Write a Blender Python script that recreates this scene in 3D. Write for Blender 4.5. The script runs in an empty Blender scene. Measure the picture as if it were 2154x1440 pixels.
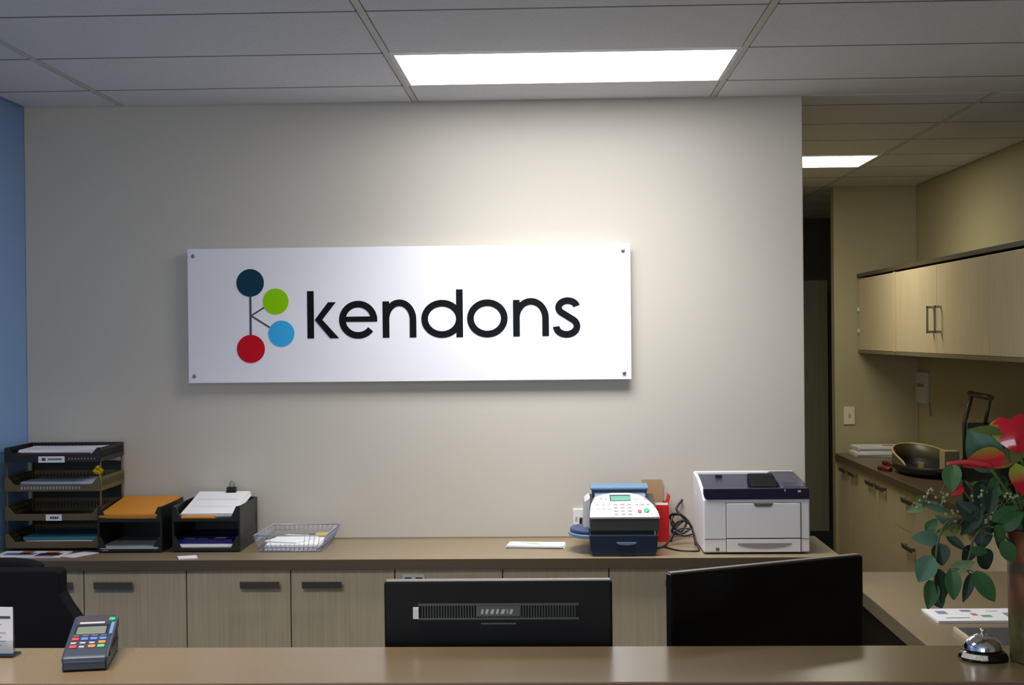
import bpy, bmesh, math, random
from mathutils import Vector, Matrix
random.seed(7)
SC = bpy.context.scene
COL = SC.collection
PI = math.pi

# ------------------------------------------------------------------ camera
F_PX = 2896.3
CAM = Vector((0.0, -5.571, 1.65))
yaw, pitch, roll = 0.0323, -0.0049, -0.0102
fw = Vector((-math.sin(yaw)*math.cos(pitch), math.cos(yaw)*math.cos(pitch), math.sin(pitch)))
r0 = Vector((math.cos(yaw), math.sin(yaw), 0)); u0 = r0.cross(fw)
rt = r0*math.cos(roll) + u0*math.sin(roll)
up = -r0*math.sin(roll) + u0*math.cos(roll)
cd = bpy.data.cameras.new('camera'); cam = bpy.data.objects.new('camera', cd); COL.objects.link(cam)
cd.sensor_width = 36; cd.sensor_fit = 'HORIZONTAL'; cd.lens = F_PX/2154*36; cd.clip_start = 0.05
M = Matrix((rt, up, -fw)).transposed().to_4x4(); M.translation = CAM
cam.matrix_world = M
SC.camera = cam

def at(px, py, Y):
    """point of the photo pixel on the upright plane at depth Y"""
    d = fw + rt*((px-1077)/F_PX) - up*((py-720)/F_PX)
    return CAM + d*((Y-CAM.y)/d.y)

# ------------------------------------------------------------------ world, view, light
w = bpy.data.worlds.new('world'); SC.world = w; w.use_nodes = True
w.node_tree.nodes['Background'].inputs[0].default_value = (0.75, 0.85, 1.0, 1)
w.node_tree.nodes['Background'].inputs[1].default_value = 0.25
SC.view_settings.view_transform = 'Standard'
SC.view_settings.look = 'None'
SC.view_settings.gamma = 1
SC.view_settings.use_curve_mapping = False
SC.view_settings.exposure = 0.35
SC.cycles.use_denoising = True
SC.cycles.max_bounces = 8
SC.cycles.diffuse_bounces = 5
SC.cycles.sample_clamp_indirect = 6

LIGHT1 = dict(power=11.5, color=(1.0, 0.985, 0.965), spread=110)
LIGHT2 = dict(power=3.5, color=(1.0, 0.92, 0.64), spread=155)
LIGHT_FILL = dict(power=21, color=(1.0, 0.94, 0.84), spread=142)  # added panel out of view, brightens the counter and base cabinets
WINDOW = dict(power=60, color=(0.92, 0.96, 1.0))

def area(name, loc, rot, sx, sy, power, color, spread=180, parent=None):
    l = bpy.data.lights.new(name, 'AREA'); l.shape = 'RECTANGLE'; l.size = sx; l.size_y = sy
    l.energy = power; l.color = color; l.spread = math.radians(spread)
    o = bpy.data.objects.new(name, l); COL.objects.link(o); o.location = loc; o.rotation_euler = rot
    if parent: o.parent = parent
    return o

# ------------------------------------------------------------------ materials
def srgb(r, g, b):
    f = lambda c: (c/255/12.92) if c/255 <= 0.04045 else ((c/255+0.055)/1.055)**2.4
    return (f(r), f(g), f(b), 1)

MATS = {}
def mat(name, col, rough=0.5, metal=0.0, spec=0.5, emit=None, noise=None, bump=None, alpha=None, trans=0, coat=0):
    """noise=(scale xyz, amount, detail): colour variation; bump=(scale, strength)"""
    if name in MATS: return MATS[name]
    m = bpy.data.materials.new(name); m.use_nodes = True
    nt = m.node_tree; b = nt.nodes['Principled BSDF']
    b.inputs['Base Color'].default_value = col
    b.inputs['Roughness'].default_value = rough; b.inputs['Metallic'].default_value = metal
    b.inputs['Specular IOR Level'].default_value = spec
    b.inputs['Transmission Weight'].default_value = trans
    b.inputs['Coat Weight'].default_value = coat
    if alpha is not None: b.inputs['Alpha'].default_value = alpha
    if emit:
        b.inputs['Emission Color'].default_value = emit[0]; b.inputs['Emission Strength'].default_value = emit[1]
    if noise or bump:
        tc = nt.nodes.new('ShaderNodeTexCoord')
    if noise:
        mp = nt.nodes.new('ShaderNodeMapping'); mp.inputs['Scale'].default_value = noise[0]
        nz = nt.nodes.new('ShaderNodeTexNoise'); nz.inputs['Scale'].default_value = 1; nz.inputs['Detail'].default_value = noise[2]
        rp = nt.nodes.new('ShaderNodeMapRange'); rp.inputs['From Min'].default_value = 0.3; rp.inputs['From Max'].default_value = 0.7
        rp.inputs['To Min'].default_value = 1-noise[1]; rp.inputs['To Max'].default_value = 1+noise[1]
        mx = nt.nodes.new('ShaderNodeMix'); mx.data_type = 'RGBA'; mx.blend_type = 'MULTIPLY'; mx.inputs['Factor'].default_value = 1
        mx.inputs[6].default_value = col
        nt.links.new(tc.outputs['Object'], mp.inputs[0]); nt.links.new(mp.outputs[0], nz.inputs['Vector'])
        nt.links.new(nz.outputs[0], rp.inputs['Value']); nt.links.new(rp.outputs[0], mx.inputs[7])
        nt.links.new(mx.outputs[2], b.inputs['Base Color'])
    if bump:
        nb = nt.nodes.new('ShaderNodeTexNoise'); nb.inputs['Scale'].default_value = bump[0]; nb.inputs['Detail'].default_value = 3
        bp = nt.nodes.new('ShaderNodeBump'); bp.inputs['Strength'].default_value = bump[1]; bp.inputs['Distance'].default_value = 0.002
        nt.links.new(tc.outputs['Object'], nb.inputs['Vector']); nt.links.new(nb.outputs[0], bp.inputs['Height'])
        nt.links.new(bp.outputs[0], b.inputs['Normal'])
    MATS[name] = m
    return m

WALL = mat('wall_paint', srgb(199, 194, 184), 0.6, bump=(180, 0.08))
WALLY = mat('corridor_paint', srgb(172, 162, 130), 0.6, bump=(180, 0.08))
BLUE = mat('blue_paint', srgb(138, 174, 226), 0.55, bump=(180, 0.08))
TILE = mat('ceiling_tile', srgb(228, 228, 231), 0.8, noise=((120, 120, 120), 0.06, 4), bump=(160, 0.3))
TBAR = mat('ceiling_grid', srgb(205, 203, 198), 0.5)
GRIDSHADE = mat('grid_shade_grey', srgb(120, 118, 116), 0.8)  # dark grey standing for the shadow lines along the ceiling grid
CARPET = mat('carpet', srgb(56, 62, 62), 0.95, noise=((3, 40, 40), 0.35, 4), bump=(300, 0.6))
BENCH = mat('bench_laminate', srgb(134, 118, 93), 0.32, noise=((40, 40, 40), 0.05, 5))
EDGE = mat('bench_edge', srgb(100, 88, 68), 0.4)
DOORW = mat('cabinet_woodgrain', srgb(212, 195, 163), 0.45, noise=((140, 140, 3), 0.09, 4))
CARC = mat('cabinet_carcass', srgb(104, 92, 74), 0.6)
COUNT = mat('counter_laminate', srgb(126, 108, 82), 0.24, spec=0.9, noise=((90, 90, 90), 0.02, 5))
STEEL = mat('brushed_nickel', srgb(150, 146, 140), 0.38, 0.85)
DHAND = mat('dark_handle', srgb(116, 107, 96), 0.45, 0.35)
CHROME = mat('chrome', srgb(235, 235, 238), 0.05, 1.0)
BLACK = mat('black_plastic', srgb(22, 22, 25), 0.45)
BLACKG = mat('gloss_black', srgb(12, 12, 15), 0.16)
FABRIC = mat('black_fabric', srgb(22, 22, 27), 0.95, spec=0.1, bump=(400, 0.5))
WHITEP = mat('white_plastic', srgb(232, 230, 230), 0.4)
PAPER = mat('paper', srgb(238, 238, 242), 0.7)
INK = mat('ink', srgb(70, 72, 84), 0.7)
INKL = mat('light_ink', srgb(168, 170, 180), 0.7)

# ------------------------------------------------------------------ mesh builder
class MB:
    def __init__(s): s.v = []; s.f = []; s.mi = []; s.sm = []
    def add(s, vs, fs, mi=0, sm=False):
        o = len(s.v); s.v += [tuple(v) for v in vs]
        for f in fs: s.f.append([i+o for i in f]); s.mi.append(mi); s.sm.append(sm)
        return s
    def box(s, x0, x1, y0, y1, z0, z1, mi=0, M=None):
        vs = [Vector((x, y, z)) for z in (z0, z1) for y in (y0, y1) for x in (x0, x1)]
        if M: vs = [M @ v for v in vs]
        return s.add(vs, [(0,2,3,1),(4,5,7,6),(0,1,5,4),(2,6,7,3),(0,4,6,2),(1,3,7,5)], mi)
    def prism(s, poly, axis, a, b, mi=0, sm=False):
        """poly of 2D points swept along axis from a to b; axis 'x' poly=(y,z), 'y' poly=(x,z), 'z' poly=(x,y)"""
        mk = {'x': lambda p, t: (t, p[0], p[1]), 'y': lambda p, t: (p[0], t, p[1]), 'z': lambda p, t: (p[0], p[1], t)}[axis]
        n = len(poly); vs = [mk(p, a) for p in poly] + [mk(p, b) for p in poly]
        s.add(vs, [tuple(range(n))[::-1], tuple(range(n, 2*n))], mi)
        o = len(s.v)-2*n
        for i in range(n):
            j = (i+1) % n; s.f.append([o+i, o+j, o+n+j, o+n+i]); s.mi.append(mi); s.sm.append(sm)
        return s
    def tube(s, pts, r, seg=8, mi=0, closed=False):
        pts = [Vector(p) for p in pts]; n = len(pts); rs = r if isinstance(r, (list, tuple)) else [r]*n
        vs = []; prev = None
        for i, p in enumerate(pts):
            if closed: t = (pts[(i+1) % n]-pts[i-1])
            else: t = (pts[min(i+1, n-1)]-pts[max(i-1, 0)])
            t.normalize()
            a = prev if prev is not None else (Vector((0,0,1)) if abs(t.z) < 0.9 else Vector((1,0,0)))
            a = (a - t*a.dot(t)); a.normalize(); prev = a; b = t.cross(a)
            for k in range(seg):
                q = 2*PI*k/seg; vs.append(p + (a*math.cos(q)+b*math.sin(q))*rs[i])
        fs = []
        for i in range(n if closed else n-1):
            j = (i+1) % n
            for k in range(seg):
                l = (k+1) % seg; fs.append((i*seg+k, i*seg+l, j*seg+l, j*seg+k))
        s.add(vs, fs, mi, True)
        if not closed: s.add(vs[:seg], [tuple(range(seg))[::-1]], mi); s.add(vs[-seg:], [tuple(range(seg))], mi)
        return s
    def lathe(s, prof, c=(0,0), seg=32, mi=0, sm=True, sx=1, sy=1):
        vs = []; n = len(prof)
        for (r, z) in prof:
            for k in range(seg):
                q = 2*PI*k/seg; vs.append((c[0]+r*sx*math.cos(q), c[1]+r*sy*math.sin(q), z))
        fs = [(i*seg+k, i*seg+(k+1) % seg, (i+1)*seg+(k+1) % seg, (i+1)*seg+k) for i in range(n-1) for k in range(seg)]
        s.add(vs, fs, mi, sm)
        if prof[0][0] > 1e-4: s.add(vs[:seg], [tuple(range(seg))[::-1]], mi)
        if prof[-1][0] > 1e-4: s.add(vs[-seg:], [tuple(range(seg))], mi)
        return s
    def quad(s, a, b, c, d, mi=0): return s.add([a, b, c, d], [(0,1,2,3)], mi)
    def ribbon(s, pts, wd, y0, y1, closed=False, mi=0, lift=[0]):
        """stroke of width wd in the XZ plane along pts=(x,z), from depth y0 (front) to y1"""
        lift[0] += 1; y0 -= 0.00012*(lift[0] % 4)
        n = len(pts); L = []; Rr = []
        for i, p in enumerate(pts):
            p = Vector(p)
            a = Vector(pts[i-1]) if (i > 0 or closed) else None
            b = Vector(pts[(i+1) % n]) if (i < n-1 or closed) else None
            t1 = (p-a).normalized() if a is not None else None; t2 = (b-p).normalized() if b is not None else None
            if t1 is None: t1 = t2
            if t2 is None: t2 = t1
            t = (t1+t2).normalized(); nn = Vector((-t.y, t.x)); k = max(0.35, nn.dot(Vector((-t1.y, t1.x))))
            L.append(p+nn*wd/2/k); Rr.append(p-nn*wd/2/k)
        m = n if closed else n-1
        for i in range(m):
            j = (i+1) % n
            q = [L[i], L[j], Rr[j], Rr[i]]
            s.add([(v.x, y0, v.y) for v in q]+[(v.x, y1, v.y) for v in q],
                  [(0,1,2,3), (7,6,5,4), (0,4,5,1), (2,6,7,3), (1,5,6,2), (3,7,4,0)], mi)
        return s
    def build(s, name, mats, parent=None, bevel=0, seg=2, loc=None):
        me = bpy.data.meshes.new(name); me.from_pydata(s.v, [], s.f)
        mats = mats if isinstance(mats, (list, tuple)) else [mats]
        for m in mats: me.materials.append(m)
        for p, mi, sm in zip(me.polygons, s.mi, s.sm): p.material_index = mi; p.use_smooth = sm
        bm = bmesh.new(); bm.from_mesh(me); bmesh.ops.remove_doubles(bm, verts=bm.verts, dist=1e-6)
        bmesh.ops.recalc_face_normals(bm, faces=bm.faces); bm.to_mesh(me); bm.free()
        o = bpy.data.objects.new(name, me); COL.objects.link(o)
        if parent: o.parent = parent
        if loc: o.location = loc
        if bevel:
            b = o.modifiers.new('bevel', 'BEVEL'); b.width = bevel; b.segments = seg; b.limit_method = 'ANGLE'; b.angle_limit = math.radians(40)
        return o

def tag(o, label, cat, group=None, kind=None):
    o['label'] = label; o['category'] = cat
    if group: o['group'] = group
    if kind: o['kind'] = kind
    return o
def thing(name, label, cat, loc=(0,0,0), rz=0, group=None):
    o = bpy.data.objects.new(name, None); COL.objects.link(o); o.location = loc; o.rotation_euler = (0,0,rz)
    o.empty_display_size = 0.05
    return tag(o, label, cat, group)
def struct(o): o['kind'] = 'structure'; return o
def copy_tree(o, parent=None):
    c = o.copy(); COL.objects.link(c)
    if parent: c.parent = parent
    for ch in list(o.children): copy_tree(ch, c)
    return c

# ------------------------------------------------------------------ the setting
H = 2.602
XL, XR, XW = -2.17, 0.996, 2.36       # left wall, end of the sign wall, right wall
YF = -8.0                             # street side wall behind the camera
struct(MB().box(-2.4, 2.6, YF-0.1, 6.2, -0.1, 0).build('floor', CARPET))
struct(MB().box(XL, XR, 0, 0.12, 0, H+0.05).build('wall_back', WALL, bevel=0.004))
struct(MB().box(XL-0.12, XL, YF, 0.12, 0, H+0.05).build('wall_left', BLUE))
struct(MB().box(XW, XW+0.12, YF, 3.6, 0, H+0.05).build('wall_right', WALLY))
struct(MB().box(1.818, XW, 3.5, 3.6, 0, H+0.05).build('wall_end', WALLY, bevel=0.004))
struct(MB().box(2.5, 2.6, 3.6, 6.0, 0, H+0.05).build('wall_passage', WALLY))
struct(MB().box(0.3, 2.6, 6.0, 6.12, 0, H+0.05).build('wall_far', mat('far_wall_grey_brown', srgb(92, 88, 80), 0.7)))  # darker grey-brown than the corridor walls
struct(MB().box(0.28, 0.4, 0.12, 6.0, 0, H+0.05).build('wall_corridor', WALLY))
# street side wall with a wide window on the left
WX0, WX1, WZ0, WZ1 = -1.95, 0.2, 0.5, 2.3
m = MB()
m.box(XL, WX0, YF-0.1, YF, 0, H); m.box(WX1, XW, YF-0.1, YF, 0, H)
m.box(WX0, WX1, YF-0.1, YF, 0, WZ0); m.box(WX0, WX1, YF-0.1, YF, WZ1, H)
struct(m.build('wall_front', WALL))
m = MB()
for i in range(4):
    x = WX0+(WX1-WX0)*i/3; m.box(x-0.03, x+0.03, YF-0.06, YF-0.01, WZ0, WZ1)
for z in (WZ0, (WZ0+WZ1)/2, WZ1): m.box(WX0, WX1, YF-0.06, YF-0.01, z-0.03, z+0.03)
struct(m.build('window_1', mat('window_frame', srgb(60, 60, 62), 0.5)))
area('daylight', ((WX0+WX1)/2, YF-0.08, (WZ0+WZ1)/2), (-PI/2, 0, PI), WX1-WX0, WZ1-WZ0, WINDOW['power'], WINDOW['color'])

# suspended ceiling: tile fields on a grid of T bars
def cuts(lo, hi, lines): return [lo]+[l for l in sorted(lines) if lo < l < hi]+[hi]
GX = [-1.762+1.2*k for k in range(-1, 5)]
GY = [-0.359-0.6*k for k in range(0, 14)]
CX = [0.57, 1.765]
CY = [0.24, 0.77, 1.31, 1.89, 2.43, 2.95, 3.5, 4.1, 4.7, 5.3]
m = MB()
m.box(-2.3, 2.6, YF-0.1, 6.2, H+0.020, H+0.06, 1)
L1 = (-0.562, 0.638, -0.959, -0.359); L2 = (0.57, 1.765, 1.89, 2.43); L3 = (-1.762, -0.562, -3.359, -2.759)
def field(xs, ys, hole):
    for i in range(len(xs)-1):
        for j in range(len(ys)-1):
            if any(abs(xs[i]-h[0]) < 0.01 and abs(ys[j]-h[2]) < 0.01 for h in hole): continue
            m.box(xs[i]+0.015, xs[i+1]-0.015, ys[j]+0.0065, ys[j+1]-0.0065, H, H+0.022, 0)
            if j: m.box(xs[i]+0.012, xs[i+1]-0.012, ys[j]-0.0065, ys[j]+0.0065, H-0.0004, H+0.021, 1)  # flush cross strip, shadow of the joint put into its grey
field(cuts(XL, XW, GX[:4]), cuts(YF, 0.0, GY), (L1, L3))
field(cuts(0.4, XW, CX), cuts(0.0, 6.0, CY), (L2,))
for x in GX[:4]:
    if XL < x < XW: m.box(x-0.011, x+0.011, YF, 0, H+0.0005, H+0.021, 2)
for x in CX: m.box(x-0.010, x+0.010, 0.0, 6.0, H+0.0005, H+0.021, 2)
struct(m.build('ceiling', [TILE, GRIDSHADE, TBAR]))

# far door at the end of the passage
d = MB().box(1.45, 2.255, 5.96, 6.0, 0, 2.085)
struct(d.build('door_1', mat('passage_door', srgb(178, 176, 158), 0.5, noise=((60, 60, 2), 0.06, 3))))
m = MB(); m.box(2.262, 2.36, 5.93, 5.999, 0, 1.98); struct(m.build('trim_1', mat('door_edge', srgb(74, 48, 36), 0.6)))

# ------------------------------------------------------------------ ceiling lights
DIFF = mat('lit_diffuser', srgb(255, 255, 255), 0.5, emit=((1, 0.99, 0.975, 1), 7.2))
DIFFC = mat('lit_diffuser_soft', srgb(255, 255, 255), 0.5, emit=((1, 0.97, 0.92, 1), 1.5))
DIFFY = mat('lit_diffuser_warm', srgb(255, 255, 255), 0.5, emit=((1, 0.97, 0.78, 1), 7.0))
def ceiling_light(lx, diff, conf, label):
    x0, x1, y0, y1 = lx; cx, cy = (x0+x1)/2, (y0+y1)/2
    t = thing('ceiling_light', label, 'ceiling light', (cx, cy, H))
    a, b = (x1-x0)/2-0.008, (y1-y0)/2-0.008
    f = MB(); k = 0.016
    f.box(-a, a, -b, -b+k, -0.003, 0.011); f.box(-a, a, b-k, b, -0.003, 0.011)
    f.box(-a, -a+k, -b+k, b-k, -0.003, 0.011); f.box(a-k, a, -b+k, b-k, -0.003, 0.011)
    f.build('frame', mat('light_frame', srgb(225, 225, 225), 0.5), t)
    MB().box(-a+k, a-k, -b+k, b-k, 0.003, 0.009).build('diffuser', diff, t)
    area('lamp_glow', (0, 0, -0.006), (0, 0, 0), 2*(a-k), 2*(b-k), conf['power'], conf['color'], conf['spread'], t)
    return t
ceiling_light(L1, DIFF, LIGHT1, 'large bright rectangular ceiling panel light above the wall sign')
ceiling_light(L3, DIFFC, LIGHT_FILL, 'added ceiling panel for fill light above the reception counter, out of the picture at top left')
ceiling_light(L2, DIFFY, LIGHT2, 'smaller looking ceiling panel light in the corridor beyond the wall end')

# ------------------------------------------------------------------ the wall sign
def sign():
    t = thing('wall_sign', 'long white sign with black lowercase lettering and coloured dots on back wall', 'sign', (0, 0, 0))
    x0, x1, z0, z1 = -1.4918, 0.2997, 1.4707, 2.0146
    YS = -0.034
    MB().box(x0, x1, YS, -0.020, z0, z1).build('panel', mat('sign_white', srgb(238, 237, 245), 0.35), t, bevel=0.001)
    for (x, z) in ((-1.468, 1.985), (0.270, 1.987), (-1.468, 1.499), (0.271, 1.496)):
        sc = MB(); seg = 16
        prof = [(0.0075, 0), (0.0075, 0.003), (0.005, 0.005), (0.0, 0.0055)]
        vs = MB().lathe(prof, (0, 0), seg)
        sc.add([(x+v[0], YS-v[2], z+v[1]) for v in vs.v], vs.f, 0, True)
        sc.tube([(x, -0.021, z), (x, -0.001, z)], 0.008, 12)
        sc.build('screw', STEEL, t)
    # emblem
    def disc(name, cx, cz, r, col):
        q = MB(); n = 48
        q.prism([(cx+r*math.cos(2*PI*k/n), cz+r*math.sin(2*PI*k/n)) for k in range(n)], 'y', YS-0.0016, YS+0.001)
        o = q.build('emblem_disc', mat(name, col, 0.9, spec=0.08), t); o['label'] = name.replace('_', ' '); return o
    disc('dark_navy_disc', -1.2365, 1.8745, 0.0560, srgb(27, 64, 84))
    disc('lime_green_disc', -1.1335, 1.7985, 0.0525, srgb(148, 212, 16))
    disc('sky_blue_disc', -1.1115, 1.6680, 0.0530, srgb(64, 178, 240))
    disc('red_disc', -1.2365, 1.6075, 0.0570, srgb(204, 26, 42))
    q = MB()
    q.ribbon([(-1.2365, 1.84), (-1.2365, 1.64)], 0.0085, YS-0.0010, YS+0.001)
    q.ribbon([(-1.2365, 1.7400), (-1.155, 1.7900)], 0.0065, YS-0.0008, YS+0.001)
    q.ribbon([(-1.2365, 1.7430), (-1.145, 1.6850)], 0.0065, YS-0.0008, YS+0.001)
    q.build('emblem_stem', mat('emblem_grey', srgb(62, 64, 70), 0.5), t)
    # lettering drawn as strokes
    B = 1.6475; S = 0.0268
    X = lambda px: -1.008 + (px-645.0)/521.3
    q = MB(); y0, y1 = YS-0.0015, YS+0.001
    rx, rz = (0.1632-S)/2, (0.153-S)/2; zc = B+0.0735
    def arc(cx, cz, ax, az, a0, a1, n=40): return [(cx+ax*math.cos(math.radians(a0+(a1-a0)*i/n)), cz+az*math.sin(math.radians(a0+(a1-a0)*i/n))) for i in range(n+1)]
    # k
    xk = X(653.3)
    q.ribbon([(xk, B), (xk, B+0.191)], S, y0, y1)
    jx, jz = X(662), B+0.0750
    q.prism([(jx, jz), (X(690.5), B+0.1455), (X(707), B+0.1455), (X(678), B+0.0750)], 'y', y0-0.0006, y1)
    q.prism([(jx, jz), (X(678), B+0.0750), (X(713), B), (X(694.5), B)], 'y', y0-0.0007, y1)
    # e
    cx = X(753.8); ex, ez = (0.1545-S)/2, rz
    q.ribbon(arc(cx, zc, ex, ez, 0, 322, 60), S, y0, y1)
    q.box(cx-ex, cx+ex+S/2, y0-0.0006, y1, B+0.0655, B+0.0865)
    # n
    def n_(xa, xb):
        xl, xr = X(xa)+S/2, X(xb)-S/2; mx, hw = (xl+xr)/2, (xr-xl)/2; rad = 0.068
        q.ribbon([(xl, B), (xl, B+0.1465)], S, y0, y1)
        q.ribbon([(xr, B)] + arc(mx, B+0.1495-S/2-rad+0.004, hw, rad, 0, 180, 30), S, y0, y1)
    n_(805.6, 876.5)
    # d
    dl, dr = X(887.6), X(974.6); cx = (dl+dr-0.002)/2
    q.ribbon(arc(cx, zc, (dr-dl-S)/2, rz, 0, 360, 64)[:-1], S, y0, y1, closed=True)
    q.ribbon([(dr-S/2, B-0.001), (dr-S/2, B+0.1915)], S, y0, y1)
    # o
    cx = X(1026)
    q.ribbon(arc(cx, zc, rx, rz, 0, 360, 64)[:-1], S, y0, y1, closed=True)
    n_(1080, 1155)
    # s
    cx = X(1193.5)
    top = arc(cx+0.002, B+0.1140, 0.0365, 0.0275, 12, 235, 26)
    bot = arc(cx-0.003, B+0.0390, 0.0415, 0.0330, 52, -178, 30)
    q.ribbon(top+bot, S, y0, y1)
    o = q.build('lettering', mat('sign_black', srgb(24, 27, 30), 0.95, spec=0.05), t)
    o['label'] = 'black lowercase lettering'
sign()

# ------------------------------------------------------------------ bench with base cabinets
BZ = 0.8335; BF = -0.532
t = thing('bench_top', 'long brown laminate worktop running along the wall under the sign', 'worktop', (0, 0, BZ))
MB().box(XL+0.001, 1.03, BF+0.004, -0.001, -0.036, 0).build('top_surface', BENCH, t, bevel=0.002)
MB().box(XL+0.001, 1.034, BF, BF+0.004, -0.037, -0.0005).build('edge_strip', EDGE, t)
MB().box(XL+0.001, 0.98, -0.012, -0.001, 0.0, 0.004).build('wall_seal', BENCH, t)

seams = [-2.152, -1.766, -1.381, -0.992, -0.605, -0.207, 0.184, 0.573, 0.962]
def handle_mesh(parent, L, metal, horizontal=True):
    h = MB()
    if horizontal:
        h.prism([(-0.024, -0.0135), (-0.030, 0.0135), (-0.022, 0.0145), (-0.017, -0.0120)], 'x', -L/2, L/2)
        for s in (-1, 1): h.box(s*(L/2-0.014)-0.006, s*(L/2-0.014)+0.006, -0.024, 0, -0.006, 0.010)
    else:
        h.box(-0.006, 0.006, -0.034, -0.026, -L/2, L/2)
        for s in (-1, 1): h.box(-0.006, 0.006, -0.034, 0, s*(L/2-0.006)-0.006, s*(L/2-0.006)+0.006)
    return h.build('handle', metal, parent, bevel=0.0015)
def base_cabinet(x0, x1, mid, label, hpos, metals):
    cx = (x0+x1)/2
    t = thing('base_cabinet', label, 'cabinet', (cx, 0, 0), 0, 'base cabinets under the wall bench')
    c = MB(); c.box(x0-cx+0.001, x1-cx-0.001, -0.490, -0.001, 0.1, BZ-0.0365); c.box(x0-cx+0.001, x1-cx-0.001, -0.44, -0.02, 0.0, 0.1)
    c.build('carcass', CARC, t)
    for (a, b, hx, mt) in ((x0, mid, hpos[0], metals[0]), (mid, x1, hpos[1], metals[1])):
        dr = MB().box(a-cx+0.002, b-cx-0.002, -0.509, -0.491, 0.11, BZ-0.041).build('door', DOORW, t, bevel=0.0012)
        h = handle_mesh(dr, 0.147, mt); h.location = (hx-cx, -0.509, 0.741)
    return t
base_cabinet(-2.165, seams[2], seams[1], 'base cabinet beneath the letter trays, leftmost of four under the bench', (-1.872, -1.648), (DHAND, DHAND))
base_cabinet(seams[2], seams[4], seams[3], 'base cabinet beneath the wire basket, with both its bar handles in full view', (-1.1025, -0.8725), (DHAND, STEEL))
base_cabinet(seams[4], seams[6], seams[5], 'base cabinet behind the left monitor, white socket plate on its door', (-0.318, -0.09), (DHAND, DHAND))
base_cabinet(seams[6], 1.0, seams[7], 'base cabinet beneath the laser printer, mostly behind the right monitor', (0.462, 0.70), (DHAND, DHAND))
# socket plate on the third cabinet
t = thing('socket_plate', 'small white twin socket plate with dark red marks, just above the left monitor', 'socket', (-0.535, -0.5095, 0.752))
MB().box(-0.042, 0.042, -0.008, 0, -0.022, 0.022).build('plate', WHITEP, t, bevel=0.002)
for s in (-1, 1):
    MB().box(s*0.020-0.012, s*0.020+0.012, -0.0095, -0.0075, 0.003, 0.012).build('socket_slot', mat('slot_red', srgb(70, 20, 24), 0.5), t)

# ------------------------------------------------------------------ reception counter, desk
CZ = 1.05; CF, CB = -3.19, -2.915
t = thing('reception_counter', 'raised taupe laminate reception counter across the bottom of the view', 'counter', (0, 0, 0))
MB().box(-2.16, 2.3, CF, CB, CZ-0.036, CZ).build('countertop', COUNT, t, bevel=0.002)
MB().box(-2.16, 2.3, CF-0.0015, CF+0.001, CZ-0.036, CZ-0.002).build('edge_strip', mat('counter_edge', srgb(120, 86, 70), 0.4), t)
MB().box(-2.16, 2.3, CF+0.06, CF+0.1, 0.0, CZ-0.0365).build('front_panel', DOORW, t)
DZ = 0.72
t = thing('reception_desk', 'lower brown desk behind the counter with a return along the right', 'desk', (0, 0, 0))
MB().box(1.09, 2.34, -3.06, -0.191, DZ-0.05, DZ).build('return_top', BENCH, t, bevel=0.002)
MB().box(-1.1, 1.0895, -3.06, -2.25, DZ-0.05, DZ).build('front_top', BENCH, t, bevel=0.002)
MB().box(1.087, 1.0905, -2.25, -0.191, DZ-0.05, DZ-0.001).build('edge_strip', EDGE, t)
for x in (-1.05, 0.0, 1.2, 2.28): MB().box(x, x+0.03, -2.85, -2.3, 0, DZ-0.05).build('support_panel', CARC, t)
MB().box(1.13, 2.28, -0.26, -0.23, 0, DZ-0.05).build('support_panel', CARC, t)

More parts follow.
